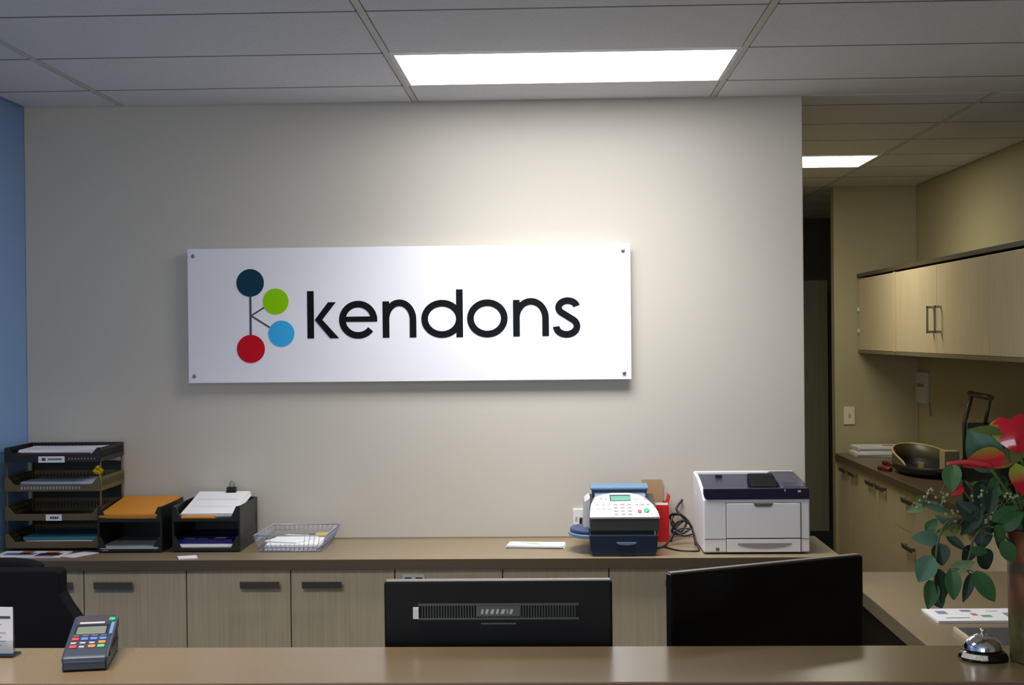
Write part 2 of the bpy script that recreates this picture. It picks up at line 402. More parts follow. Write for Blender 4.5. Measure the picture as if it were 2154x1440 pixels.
# ------------------------------------------------------------------ monitors (seen from behind)
def monitor(label, x0, x1, ztop, Y, rz, w_, gloss, detailed):
    cx = (x0+x1)/2
    t = thing('computer_monitor', label, 'monitor', (cx, Y, DZ), rz)
    h = ztop-DZ; a = w_/2; zb = 0.055; mt = mat('monitor_gloss', srgb(7, 7, 9), 0.22, spec=0.25) if gloss else mat('monitor_black', srgb(11, 11, 13), 0.55, spec=0.2)
    s = MB(); s.box(-a, a, -0.0, 0.022, zb, h-0.001); s.build('screen_housing', mt, t, bevel=0.004)
    MB().box(-a+0.006, a-0.006, 0.0225, 0.024, zb+0.015, h-0.012).build('screen', BLACKG, t)
    MB().box(-a+0.004, a-0.004, 0.006, 0.020, h-0.001, h+0.0018).build('top_trim', STEEL, t)
    if not detailed:
        MB().box(-0.12, 0.12, -0.020, -0.0005, zb+0.02, zb+0.20).build('back_cover', mt, t, bevel=0.008)
    else:
        MB().box(-0.11, 0.11, -0.020, -0.0005, zb+0.02, zb+0.20).build('back_cover', mt, t, bevel=0.008)
        x_0, x_1 = -0.158, 0.160; zt, z_b = h-0.047, h-0.071
        v = MB()
        VM = mat('vent_grey', srgb(42, 44, 42), 0.4)
        v.box(x_0, x_1, -0.0075, 0.0002, zt, zt+0.004); v.box(x_0, x_1, -0.0065, 0.0002, z_b-0.004, z_b)
        n = 56
        for i in range(n+1):
            x = x_0+0.008+(x_1-x_0-0.016)*i/n; v.box(x-0.0009, x+0.0009, -0.0035, 0.0002, z_b, zt)
        v.build('vent_grille', VM, t)
        g = MB(); g.box(-0.043, 0.043, -0.0052, -0.0037, z_b+0.002, zt-0.001)
        gp = g.build('badge', mat('badge_dark', srgb(44, 46, 46), 0.35), t)
        q = MB(); x = -0.034
        for wd in (0.006, 0.008, 0.009, 0.007, 0.010, 0.003, 0.008):
            q.prism([(x, z_b+0.007), (x+wd*0.7, z_b+0.007), (x+wd, z_b+0.0165), (x+wd*0.35, z_b+0.0165)], 'y', -0.0062, -0.0050); x += wd+0.0022
        q.build('badge_mark', mat('badge_silver', srgb(132, 132, 130), 0.3, 0.6), gp)
        MB().box(x_0-0.010, x_0+0.001, -0.0080, 0.0002, z_b-0.002, zt-0.004).build('tag', mat('tag_white', srgb(215, 215, 218), 0.4), t)
        MB().box(-0.034, 0.036, -0.0045, 0.0002, h-0.085, h-0.0815).build('cable_slot', mat('slot_grey', srgb(44, 46, 42), 0.4), t)
    n = MB(); n.box(-0.03, 0.03, -0.045, -0.016, 0.01, h*0.5); n.build('stand_neck', mt, t, bevel=0.004)
    MB().lathe([(0.12, 0), (0.12, 0.008), (0.11, 0.012), (0.0, 0.014)], (0, 0.015), 32, sx=1, sy=0.75).build('stand_base', mt, t)
    return t
monitor('black monitor seen from behind with a vent grille, left of the two on the desk', -0.347, 0.105, 1.165, -2.85, 0.004, 0.452, False, True)
monitor('glossy black monitor turned at an angle, right of the two on the desk', 0.222, 0.649, 1.175, -2.7275, math.atan2(0.225, 0.427), 0.4827, True, False)

# ------------------------------------------------------------------ office chair at left
t = thing('office_chair', 'black office chair with a tall back behind the left end of counter', 'chair', (-1.57, -1.85, 0))
b = MB()
b.prism([(-0.30, 0.50), (0.335, 0.50), (0.325, 0.80), (0.303, 0.915), (0.275, 0.955), (0.258, 0.985), (0.258, 1.040), (0.250, 1.046), (-0.25, 1.048), (-0.27, 0.98)], 'y', -0.150, -0.085)
b.build('backrest', FABRIC, t, bevel=0.006, seg=3)
c = MB(); c.prism([(0.160, 1.02), (0.185, 1.046), (0.150, 1.058), (0.10, 1.064), (-0.10, 1.064), (-0.20, 1.06), (-0.2, 1.02)], 'y', -0.0845, -0.03)
c.build('headrest', FABRIC, t, bevel=0.012, seg=3)
MB().box(-0.25, 0.25, -0.08, 0.36, 0.43, 0.50).build('seat', FABRIC, t, bevel=0.03, seg=3)
MB().tube([(0, 0.12, 0.09), (0, 0.12, 0.43)], 0.03, 12).build('gas_column', BLACK, t)
for k in range(5):
    q = 2*PI*k/5; lg = MB().tube([(0, 0.12, 0.10), (0.26*math.cos(q), 0.12+0.26*math.sin(q), 0.075)], [0.03, 0.018], 8).build('leg', BLACK, t)
    MB().lathe([(0.02, 0.0), (0.027, 0.02), (0.027, 0.04), (0.012, 0.06)], (0.26*math.cos(q), 0.12+0.26*math.sin(q)), 12).build('caster', BLACK, lg)

# ------------------------------------------------------------------ papers
def sheets(name, label, cat, loc, w_, d_, n, rz=0, th=0.0012, mt=PAPER, jit=0.004, marks=None, group=None, curl=0.0, tilt=0):
    """a thin stack of sheets; marks=[(x0,x1,y0,y1,material)] printed on the top sheet in 0..1 units"""
    s = MB(); rnd = random.Random(hash(label) & 0xff if False else sum(map(ord, label)))
    mats = [mt]; z = 0
    for i in range(n):
        a = rnd.uniform(-jit, jit)*4; dx, dy = rnd.uniform(-jit, jit), rnd.uniform(-jit, jit)
        if i == n-1: dx = dy = a = 0
        Mx = Matrix.Translation((dx, dy, 0)) @ Matrix.Rotation(a, 4, 'Z')
        k = 10
        for j in range(k):
            xa, xb = -w_/2+w_*j/k, -w_/2+w_*(j+1)/k
            f = lambda x: z + curl*max(0, abs(2*x/w_)-0.35)**2
            vs = [Vector((x, y, f(x)+dz)) for dz in (0, th) for y in (-d_/2, d_/2) for x in (xa, xb)]
            s.add([Mx @ v for v in vs], [(0,2,3,1),(4,5,7,6),(0,1,5,4),(2,6,7,3)] + ([(0,4,6,2)] if j == 0 else []) + ([(1,3,7,5)] if j == k-1 else []), 0)
        z += th*1.02
    top = z
    for (a0, a1, b0, b1, mm) in (marks or []):
        if mm not in mats: mats.append(mm)
        k = 6
        for j in range(k):
            xa = -w_/2+w_*(a0+(a1-a0)*j/k); xb = -w_/2+w_*(a0+(a1-a0)*(j+1)/k)
            f = lambda x: top + curl*max(0, abs(2*x/w_)-0.35)**2 + 0.0006
            ya, yb = -d_/2+d_*b0, -d_/2+d_*b1
            s.quad((xa, ya, f(xa)), (xb, ya, f(xb)), (xb, yb, f(xb)), (xa, yb, f(xa)), mats.index(mm))
    o = s.build(name, mats); o.location = loc; o.rotation_euler = (tilt, 0, rz)
    return tag(o, label, cat, group)
def textlines(x0, x1, y0, y1, n, mm=INKL, fill=0.35, rnd=random.Random(3)):
    out = []
    for i in range(n):
        y = y1-(y1-y0)*(i+0.5)/n; h = (y1-y0)/n*fill
        out.append((x0, x0+(x1-x0)*rnd.uniform(0.6, 1), y-h/2, y+h/2, mm))
    return out

# ------------------------------------------------------------------ letter trays
OLIVE = mat('olive_plastic', srgb(96, 84, 52), 0.45)
TBLACK = mat('tray_black', srgb(15, 15, 17), 0.45)
TSMOKE = mat('tray_charcoal', srgb(23, 26, 25), 0.4)
def tray_mesh(w_, d_, h, lip, cut, lattice=True, solid_side=False):
    """open letter tray, front at y=0 going back to y=d_; the front lip dips between x=+-cut"""
    a = w_/2; m = MB(); t_ = 0.003
    m.box(-a, a, 0, d_, 0, t_)
    def wall(x0, y0, x1, y1, h_, bars):
        L = math.hypot(x1-x0, y1-y0); ux, uy = (x1-x0)/L, (y1-y0)/L; nx, ny = -uy*t_/2, ux*t_/2
        def seg(s0, s1, z0, z1):
            p = [(x0+ux*s0+nx, y0+uy*s0+ny), (x0+ux*s1+nx, y0+uy*s1+ny), (x0+ux*s1-nx, y0+uy*s1-ny), (x0+ux*s0-nx, y0+uy*s0-ny)]
            m.prism(p, 'z', z0, z1)
        if not bars: seg(0, L, t_, h_); return
        seg(0, L, t_, h_*0.30); seg(0, L, h_*0.78, h_)
        n = max(2, int(L/0.0135))
        for i in range(n+1):
            s = L*i/n; seg(max(0, s-0.0032), min(L, s+0.0032), h_*0.30, h_*0.78)
        seg(0, L, h_*0.52, h_*0.58)
    wall(-a, d_, a, d_, h, lattice); wall(-a, 0, -a, d_, h, lattice and not solid_side); wall(a, 0, a, d_, h, lattice and not solid_side)
    # front lip with raised slanted corners
    m.prism([(-a, t_), (a, t_), (a, h), (a-0.012, h), (cut, lip), (-cut, lip), (-a+0.012, h), (-a, h)], 'y', -0.0015, 0.0025)
    if lattice:
        n = int(2*cut/0.0135)
    return m
def tray_tower():
    w_, d_ = 0.375, 0.28; t = thing('letter_tray_stack', 'tall four-tier letter tray stack in black and olive by the blue wall', 'letter trays', (-1.9555, -0.30, BZ))
    zs = [0.012, 0.119, 0.232, 0.345]
    for i, z in enumerate(zs):
        mt = TBLACK if i == 3 else OLIVE
        o = tray_mesh(w_, d_, 0.056, 0.030 if i == 3 else 0.026, w_/2-0.036).build('tray', mt, t); o.location = (0, 0, z)
        o['label'] = ['olive bottom tray', 'olive second tray', 'olive third tray', 'black top tray'][i]
        if i == 3:
            l = MB(); l.box(-0.054, 0.048, -0.0045, -0.0018, -0.001, 0.023); lb = l.build('name_label', PAPER, o)
            q = MB(); q.box(-0.040, -0.026, -0.0055, -0.0044, 0.006, 0.017)
            for k in range(7): q.box(-0.016+k*0.0078, -0.016+k*0.0078+0.006, -0.0055, -0.0044, 0.009, 0.015)
            q.build('label_print', INK, lb)
            q = MB()
            for k in range(9): q.box(0.062+k*0.0125, 0.062+k*0.0125+0.006, -0.0026, -0.0016, 0.010, 0.017)
            q.build('lip_slot', mat('slot_light', srgb(120, 118, 105), 0.6), o)
        if i == 1:
            l = MB(); l.box(-0.028, 0.034, -0.0045, -0.0018, 0.0, 0.024); lb = l.build('name_label', PAPER, o)
            q = MB()
            for k in range(4): q.box(-0.010+k*0.0085, -0.010+k*0.0085+0.0065, -0.0055, -0.0044, 0.007, 0.016)
            q.build('label_print', INK, lb)
        if i == 2:
            q = MB()
            for k in range(19): q.box(-0.125+k*0.0125, -0.125+k*0.0125+0.0075, -0.0026, -0.0016, 0.008, 0.020)
            q.build('lip_slot', mat('slot_pale', srgb(150, 150, 150), 0.6), o)
    for (x, y) in ((-1, 0.01), (1, 0.01), (-1, d_-0.01), (1, d_-0.01)):
        MB().tube([(x*(w_/2-0.004), y, 0.0), (x*(w_/2-0.004), y, 0.350)], 0.0035, 8).build('riser', OLIVE, t)
    MB().box(-w_/2+0.004, w_/2-0.004, d_-0.001, d_+0.003, 0.01, 0.325).build('back_panel', TBLACK, t)
    return zs
zs = tray_tower()
TX, TY = -1.9555, -0.30
sheets('paper_stack', 'loose white papers heaped in the black top tray', 'papers', (TX-0.005, TY+0.15, BZ+zs[3]+0.0035), 0.297, 0.21, 14, 0.05, 0.0028, jit=0.007, curl=0.004)
MAROON = mat('maroon_card', srgb(84, 34, 40), 0.6)
tag(MB().box(-0.15, 0.15, -0.012, 0.0, 0, 0.03).build('divider_card', MAROON, loc=(TX-0.01, TY+0.030, BZ+zs[3]+0.0035)), 'dark maroon card edge below the papers in the black top tray', 'card')
sheets('paper_stack', 'bluish white papers lying in the olive tray beneath the black one', 'papers', (TX+0.01, TY+0.15, BZ+zs[2]+0.0035), 0.30, 0.21, 9, -0.03, 0.0032, mat('paper_blue', srgb(196, 204, 222), 0.7), jit=0.006)
sheets('teal_folder', 'teal folder on top of papers in the bottom olive tray', 'folder', (TX+0.01, TY+0.16, BZ+zs[0]+0.0270), 0.30, 0.225, 2, 0.04, 0.005, mat('teal_card', srgb(70, 150, 170), 0.5), jit=0.003)
sheets('paper_stack', 'thin white papers under the teal folder in bottom tray', 'papers', (TX+0.02, TY+0.15, BZ+zs[0]+0.0035), 0.30, 0.21, 7, -0.04, 0.0030, jit=0.006)
# yellow pompom
def pompom(loc):
    t = thing('yellow_pompom', 'small yellow fluffy flower tucked at right edge of olive tray', 'ornament', loc)
    s = MB(); rnd = random.Random(5)
    for i in range(130):
        v = Vector((rnd.gauss(0, 1), rnd.gauss(0, 1), rnd.gauss(0, 1))).normalized(); p = v*rnd.uniform(0.012, 0.021)
        a = v.orthogonal().normalized()*0.0028; b = v.cross(a)
        s.add([v*0.004+a, v*0.004-a, p+b*1.2, p-b*1.2], [(0,1,2,3), (0,2,1)], 0)
    s.build('petals', mat('yellow_petal', srgb(232, 196, 20), 0.7), t)
    MB().tube([(0, 0, -0.003), (0.010, 0.003, -0.035), (0.012, 0.004, -0.0600)], 0.0018, 6).build('stem', mat('stem_lime', srgb(140, 150, 50), 0.6), t)
pompom((-1.772, -0.318, 1.1470))

# two-tier charcoal trays
def two_tier(label, cx, fy, w_, d_, z_top=0.118):
    t = thing('letter_tray_stack', label, 'letter trays', (cx, fy, BZ), 0)
    for i, z in enumerate((0.004, z_top)):
        o = tray_mesh(w_, d_, 0.058, 0.012, w_/2-0.034, lattice=False).build('tray', TSMOKE, t); o.location = (0, 0, z)
    for (x, y) in ((-1, 0.012), (1, 0.012), (-1, d_-0.012), (1, d_-0.012)):
        MB().box(x*(w_/2-0.0015)-0.0035, x*(w_/2-0.0015)+0.0035, y-0.010, y+0.010, 0.0, z_top+0.058).build('riser', TSMOKE, t)
    for s in (-1, 1):
        MB().box(s*(w_/2-0.0012)-0.0016, s*(w_/2-0.0012)+0.0016, 0.02, d_-0.02, 0.0, z_top+0.03).build('side_panel', TSMOKE, t)
    MB().box(-w_/2+0.004, w_/2-0.004, d_-0.0005, d_+0.003, 0.0, z_top+0.01).build('back_panel', TSMOKE, t)
    return t
two_tier('charcoal two-tier tray with an orange envelope on top, beside the tall stack', -1.642, -0.35, 0.245, 0.31)
ORANGE = mat('orange_envelope', srgb(214, 140, 40), 0.6)
sheets('envelope', 'big orange envelopes lying flat on the charcoal tray', 'envelope', (-1.644, -0.195, BZ+0.118+0.0310), 0.222, 0.315, 4, -0.02, 0.004, ORANGE, jit=0.003, curl=0.004, tilt=0.115)
sheets('document_folder', 'pale clear document sleeve in the lower charcoal tray, below orange envelopes', 'folder', (-1.642, -0.20, BZ+0.0085), 0.222, 0.30, 5, 0.0, 0.0034, mat('sleeve', srgb(170, 180, 182), 0.3), jit=0.004)
two_tier('dark two-tier tray holding white papers and navy brochures, left of wire basket', -1.348, -0.345, 0.258, 0.31)
sheets('paper_stack', 'tilted white papers with a bulldog clip, top of the dark tray', 'papers', (-1.351, -0.165, BZ+0.118+0.0350), 0.205, 0.285, 9, -0.015, 0.0020, jit=0.006, tilt=0.19, marks=[(0.1, 0.9, 0.30, 0.305, INKL), (0.1, 0.9, 0.62, 0.63, INKL)])
t = thing('bulldog_clip', 'black bulldog clip gripping the white papers in the dark tray', 'clip', (-1.321, -0.032, BZ+0.118+0.0850))
MB().prism([(-0.020, -0.012), (0.004, -0.014), (0.004, 0.012), (-0.004, 0.014)], 'x', -0.020, 0.020).build('clip_body', BLACK, t, bevel=0.002)
m = MB(); m.tube([(-0.007, -0.002, 0.012), (-0.008, 0.0, 0.030), (0.0, 0.0, 0.036), (0.008, 0.0, 0.030), (0.007, -0.002, 0.012)], 0.0026, 6); m.build('clip_arm', STEEL, t)
sheets('orange_card', 'orange card poking out under the white papers, front of dark tray', 'card', (-1.383, -0.268, BZ+0.118+0.0040), 0.125, 0.15, 2, 0.0, 0.007, mat('orange_card', srgb(232, 150, 40), 0.6), jit=0.001)
sheets('green_folder', 'dark green folder edge beside the orange card in the dark tray', 'folder', (-1.268, -0.258, BZ+0.118+0.0040), 0.085, 0.16, 2, 0.0, 0.006, mat('green_card', srgb(50, 84, 70), 0.6), jit=0.001)
NAVY = mat('navy_print', srgb(36, 34, 120), 0.35); WHT = mat('print_white', srgb(225, 225, 240), 0.5)
for (dx, dy, z, n, rz, lab) in ((0.0, 0.0, 0.0, 4, 0.02, 'navy printed brochures, bottom pile in the lower dark tray'), (-0.004, 0.015, 0.022, 3, -0.04, 'navy brochures tilted on top of the lower pile in dark tray')):
    sheets('brochure_pile', lab, 'brochures', (-1.351+dx, -0.19+dy, BZ+0.0080+z), 0.215, 0.29, n, rz, 0.0052, NAVY if z else PAPER, jit=0.004,
           marks=([(0.0, 1.0, 0.08, 1.0, NAVY), (0.08, 0.2, 0.12, 0.2, WHT), (0.4, 0.6, 0.14, 0.16, WHT)] if not z else [(0.1, 0.3, 0.05, 0.09, WHT), (0.65, 0.85, 0.08, 0.18, WHT), (0.35, 0.55, 0.04, 0.07, WHT)]), group=None)
sheets('pink_note', 'small pink note sticking up at right side of the dark tray', 'note', (-1.234, -0.19, BZ+0.0640), 0.012, 0.05, 2, 0.0, 0.013, mat('pink_card', srgb(205, 60, 90), 0.6), jit=0.0)
sheets('paper_slip', 'small white slip on the bench edge in front of the dark tray', 'paper', (-1.385, -0.478, BZ+0.0006), 0.07, 0.055, 2, 0.35, 0.002, jit=0.001)

# wire basket
def wire_basket():
    t = thing('wire_basket', 'silver wire mesh document basket holding white papers on the bench', 'basket', (-1.025, -0.20, BZ))
    WIRE = mat('blue_grey_wire', srgb(170, 178, 200), 0.4, 0.3)
    B = [(-0.118, -0.145), (0.118, -0.145), (0.118, 0.145), (-0.118, 0.145)]; T = [(-0.138, -0.158), (0.138, -0.158), (0.145, 0.158), (-0.128, 0.158)]
    h = 0.064
    rim = MB(); rim.tube([(x, y, h) for x, y in T], 0.0026, 6, closed=True); rim.tube([(x, y, 0.003) for x, y in B], 0.0022, 6, closed=True); rim.build('rim', WIRE, t)
    wv = MB()
    for e in range(4):
        b0, b1, t0, t1 = Vector(B[e]), Vector(B[(e+1) % 4]), Vector(T[e]), Vector(T[(e+1) % 4])
        n = 14 if e in (0, 2) else 17
        for i in range(n+1):
            s = i/n; p = b0.lerp(b1, s); q = t0.lerp(t1, s); top = h
            if e == 0 and 0.22 < s < 0.68: q = p.lerp(q, 0.5); top = h*0.5
            wv.tube([(p.x, p.y, 0.003), (q.x, q.y, top)], 0.0011, 5)
        for k in (0.33, 0.66):
            if e == 0 and k > 0.5: continue
            p = b0.lerp(t0, k); q = b1.lerp(t1, k); wv.tube([(p.x, p.y, 0.003+(h-0.003)*k), (q.x, q.y, 0.003+(h-0.003)*k)], 0.0011, 5)
    for i in range(19): x = -0.118+0.236*i/18; wv.tube([(x, -0.145, 0.003), (x, 0.145, 0.003)], 0.0010, 5)
    for i in range(9): y = -0.145+0.29*i/8; wv.tube([(-0.118, y, 0.0035), (0.118, y, 0.0035)], 0.0010, 5)
    wv.build('wire_mesh', WIRE, t)
wire_basket()
sheets('paper_stack', 'white papers lying flat inside the wire basket', 'papers', (-1.022, -0.21, BZ+0.005), 0.20, 0.255, 7, 0.0, 0.0030, jit=0.004)
sheets('paper_sheet', 'skewed white top sheets leaning on the wire basket papers', 'paper', (-1.045, -0.205, BZ+0.0270), 0.14, 0.19, 3, -0.30, 0.0016, jit=0.003)
t = thing('bulldog_clip', 'tiny black clip on the papers in the wire basket', 'clip', (-0.975, -0.15, BZ+0.033))
MB().prism([(-0.008, -0.005), (0.008, -0.005), (0.003, 0.007), (-0.003, 0.007)], 'x', -0.013, 0.013).build('clip_body', BLACK, t, bevel=0.001)
sheets('yellow_note', 'mustard yellow note at the back right of the wire basket', 'note', (-0.940, -0.105, BZ+0.0275), 0.055, 0.07, 2, 0.0, 0.004, mat('mustard', srgb(206, 178, 70), 0.6), jit=0.001)

# flyers at the front left of the bench
FLC = [mat('flyer_blue', srgb(96, 120, 180), 0.4), mat('flyer_orange', srgb(190, 104, 50), 0.4), mat('flyer_dark', srgb(52, 36, 62), 0.4), mat('flyer_lilac', srgb(150, 130, 190), 0.4)]
sheets('flyer_pile', 'colour printed flyers at the left front edge of bench, before tall trays', 'flyers', (-2.005, -0.386, BZ+0.0004), 0.26, 0.14, 3, -0.03, 0.0012, PAPER, jit=0.002,
       marks=[(0.10, 0.55, 0.28, 0.62, FLC[0]), (0.28, 0.46, 0.45, 0.95, FLC[1]), (0.60, 0.95, 0.20, 0.60, FLC[2]), (0.66, 0.86, 0.45, 0.85, FLC[1]), (0.6, 0.9, 0.04, 0.2, FLC[3])])
sheets('paper_sheet', 'plain white sheet beside the colour flyers at bench front edge', 'paper', (-1.822, -0.395, BZ+0.0004), 0.075, 0.13, 2, -0.45, 0.001, PAPER, jit=0.001)

# letters left of the franking machine
GPR = mat('pale_green_print', srgb(176, 206, 176), 0.6)
sheets('letter_pile', 'few white letters with pale green print lying left of franking machine', 'letters', (-0.088, -0.245, BZ+0.0004), 0.215, 0.105, 6, -0.10, 0.0017, PAPER, jit=0.006,
       marks=[(0.22, 0.55, 0.55, 0.9, GPR), (0.35, 0.62, 0.3, 0.5, GPR)])

# ------------------------------------------------------------------ franking machine
def franking():
    t = thing('franking_machine', 'navy and white franking machine with keypad and green display on the bench', 'office machine', (0.242, -0.30, BZ), 0.0)
    NV = mat('franking_navy', srgb(24, 38, 62), 0.4); LB = mat('franking_blue', srgb(104, 134, 166), 0.4); MB_ = mat('franking_midblue', srgb(66, 90, 122), 0.4)
    CH = mat('franking_charcoal', srgb(60, 62, 64), 0.5); WH = mat('franking_white', srgb(232, 230, 232), 0.4); GW = mat('franking_grey', srgb(196, 196, 196), 0.45)
    a = 0.126
    b = MB(); b.prism([(-a+0.012, 0.0), (a-0.016, 0.0), (a-0.006, 0.018), (a, 0.079), (-a-0.002, 0.079), (-a, 0.03)], 'y', -0.195, 0.17); b.build('base_drawer', NV, t, bevel=0.004)
    h = MB(); n = 20
    h.prism([(0.036*math.cos(PI*k/n), -0.010*math.sin(PI*k/n)) for k in range(n+1)], 'y', -0.203, -0.1945)
    ho = h.build('drawer_pull', LB, t); ho.location = (0.008, 0, 0.052)
    MB().box(-a+0.004, a-0.004, -0.18, 0.17, 0.079, 0.093).build('envelope_slot', BLACK, t)
    MB().box(a-0.014, a-0.010, -0.186, -0.18, 0.072, 0.096).build('side_guide', WH, t)
    m = MB(); m.prism([(-0.190, 0.093), (-0.190, 0.140), (-0.19, 0.1415), (0.17, 0.190), (0.17, 0.093)], 'x', -a+0.002, a+0.004); m.build('body', CH, t, bevel=0.003)
    # sloped control panel; outline in its own plane (u across, v up the slope)
    ang = math.atan2(0.066, 0.185); M_ = Matrix.Translation((0, -0.193, 0.1425)) @ Matrix.Rotation(ang, 4, 'X')
    outline = [(-a, 0), (a+0.006, 0), (a+0.002, 0.045), (a-0.012, 0.10), (a-0.036, 0.155), (a-0.062, 0.185), (a-0.10, 0.20), (-a+0.09, 0.20), (-a+0.055, 0.19), (-a+0.022, 0.165), (-a+0.008, 0.11), (-a+0.002, 0.05)]
    p = MB(); pv = MB().prism(outline, 'z', -0.006, 0.004); p.add([M_ @ Vector(v) for v in pv.v], pv.f); cp = p.build('control_panel', WH, t, bevel=0.003)
    def onp(nm, mt, u0, u1, v0, v1, z=0.0065, bev=0.0008):
        q = MB(); q.box(u0, u1, v0, v1, 0.0035, z, 0, M_); return q.build(nm, mt, cp, bevel=bev)
    onp('display_bezel', mat('bezel', srgb(70, 84, 82), 0.4), -0.047, 0.032, 0.128, 0.182, 0.0055)
    onp('display', mat('lcd_green', srgb(96, 160, 140), 0.3), -0.042, 0.030, 0.130, 0.166, 0.0066, 0)
    KG = mat('key_grey', srgb(158, 158, 164), 0.5); KL = mat('key_pale', srgb(190, 188, 192), 0.5)
    for r in range(4):
        for c in range(3): onp('key', KG, -0.034+c*0.0255, -0.020+c*0.0255, 0.014+r*0.027, 0.024+r*0.027)
    for r in range(2):
        for c in range(3): onp('key', KL, -0.100+c*0.0215, -0.086+c*0.0215, 0.060+r*0.035, 0.069+r*0.035)
    for c in range(3): onp('key', KG, 0.046+c*0.021, 0.058+c*0.021, 0.094, 0.103)
    onp('key', KG, 0.083, 0.093, 0.140, 0.149); onp('key', KL, 0.044, 0.060, 0.140, 0.175)
    onp('key', mat('key_rose', srgb(206, 150, 158), 0.5), -0.082, -0.075, 0.142, 0.158); onp('key', KL, -0.066, -0.056, 0.142, 0.165)
    for (u, v, r, mt, nm) in ((0.060, 0.040, 0.0075, mat('stop_red', srgb(196, 84, 96), 0.4), 'stop_button'), (0.086, 0.048, 0.0105, mat('go_green', srgb(70, 176, 136), 0.4), 'start_button')):
        q = MB().lathe([(r, 0.003), (r, 0.0065), (r*0.6, 0.0085), (0, 0.009)], (0, 0), 20, sx=1.0, sy=1.7); qq = MB(); qq.add([M_ @ Vector((v_[0]+u, v_[1]+v, v_[2])) for v_ in q.v], q.f, 0, True); qq.build(nm, mt, cp)
    onp('brand_line', KL, -0.100, -0.052, 0.022, 0.027, 0.0045, 0)
    # rear feed hopper
    k = MB(); k.prism([(0.02, 0.18), (0.175, 0.18), (0.175, 0.200), (0.04, 0.205)], 'x', -a+0.024, a-0.030); k.build('hopper_base', MB_, t, bevel=0.003)
    k = MB(); k.prism([(-a+0.018, 0.185), (a-0.026, 0.185), (a-0.020, 0.2145), (-a+0.014, 0.2145)], 'y', 0.100, 0.112); k.build('hopper_face', MB_, t, bevel=0.002)
    k = MB(); k.prism([(0.088, 0.2130), (0.17, 0.222), (0.17, 0.232), (0.088, 0.2230)], 'x', -a+0.010, a-0.017); k.build('hopper_lid', LB, t, bevel=0.003)
    # left guide wall and rounded side shelf
    MB().prism([(-a-0.022, 0.075), (-a+0.006, 0.075), (-a+0.006, 0.20), (-a-0.016, 0.185)], 'y', -0.03, 0.13).build('side_guide', GW, t, bevel=0.004)
    s = MB(); n = 24
    pts = [(-a+0.002, -0.150)]+[(-a+0.002-0.080*math.sin(PI*k/n), -0.03-0.120*math.cos(PI*k/n)) for k in range(n+1)]+[(-a+0.002, 0.09)]
    s.prism(pts, 'z', 0.058, 0.072); s.build('side_shelf', LB, t, bevel=0.004)
    pts2 = [(-a+0.002+(x+a-0.002)*0.93, -0.03+(y+0.03)*0.92) for x, y in pts]
    s = MB(); s.prism(pts2, 'z', 0.0722, 0.086); s.build('shelf_pad', mat('shelf_navy', srgb(44, 62, 104), 0.45), t, bevel=0.006)
franking()
# red carton
t = thing('red_carton', 'red carton with a brown cardboard flap behind franking machine', 'carton', (0.387, -0.075, BZ))
RED = mat('carton_red', srgb(196, 22, 22), 0.5); CARD = mat('cardboard', srgb(176, 148, 112), 0.8)
m = MB(); x0, x1, y0, y1, hh = -0.055, 0.048, -0.07, 0.07, 0.145; k = 0.003
m.box(x0, x1, y0, y1, 0, k); m.box(x0, x1, y0, y0+k, k, hh); m.box(x0, x1, y1-k, y1, k, hh+0.0); m.box(x0, x0+k, y0+k, y1-k, k, hh); m.box(x1-k, x1, y0+k, y1-k, k, hh)
m.build('box', RED, t)
MB().box(x0+0.006, x1-0.014, y1-0.008, y1-0.004, 0.05, 0.232).build('flap', CARD, t)
MB().prism([(x1, 0.145), (x1+0.008, 0.178), (x1+0.005, 0.179), (x1-0.003, 0.146)], 'y', y0+0.02, y1-0.01).build('side_flap', RED, t)
MB().box(x0+0.01, x1-0.004, y0+0.002, y0+0.010, hh, hh+0.008).build('tape_edge', PAPER, t)

# wall outlet
t = thing('wall_outlet', 'white double power outlet on back wall behind franking machine', 'outlet', (0.117, 0, 0.913))
MB().box(-0.058, 0.058, -0.010, 0, -0.030, 0.036).build('plate', WHITEP, t, bevel=0.003)
MB().box(-0.048, -0.040, -0.0115, -0.0095, -0.012, 0.004).build('switch', mat('switch_grey', srgb(170, 170, 175), 0.5), t)
MB().box(-0.032, -0.006, -0.036, -0.010, -0.024, 0.002).build('plug', BLACK, t, bevel=0.004)

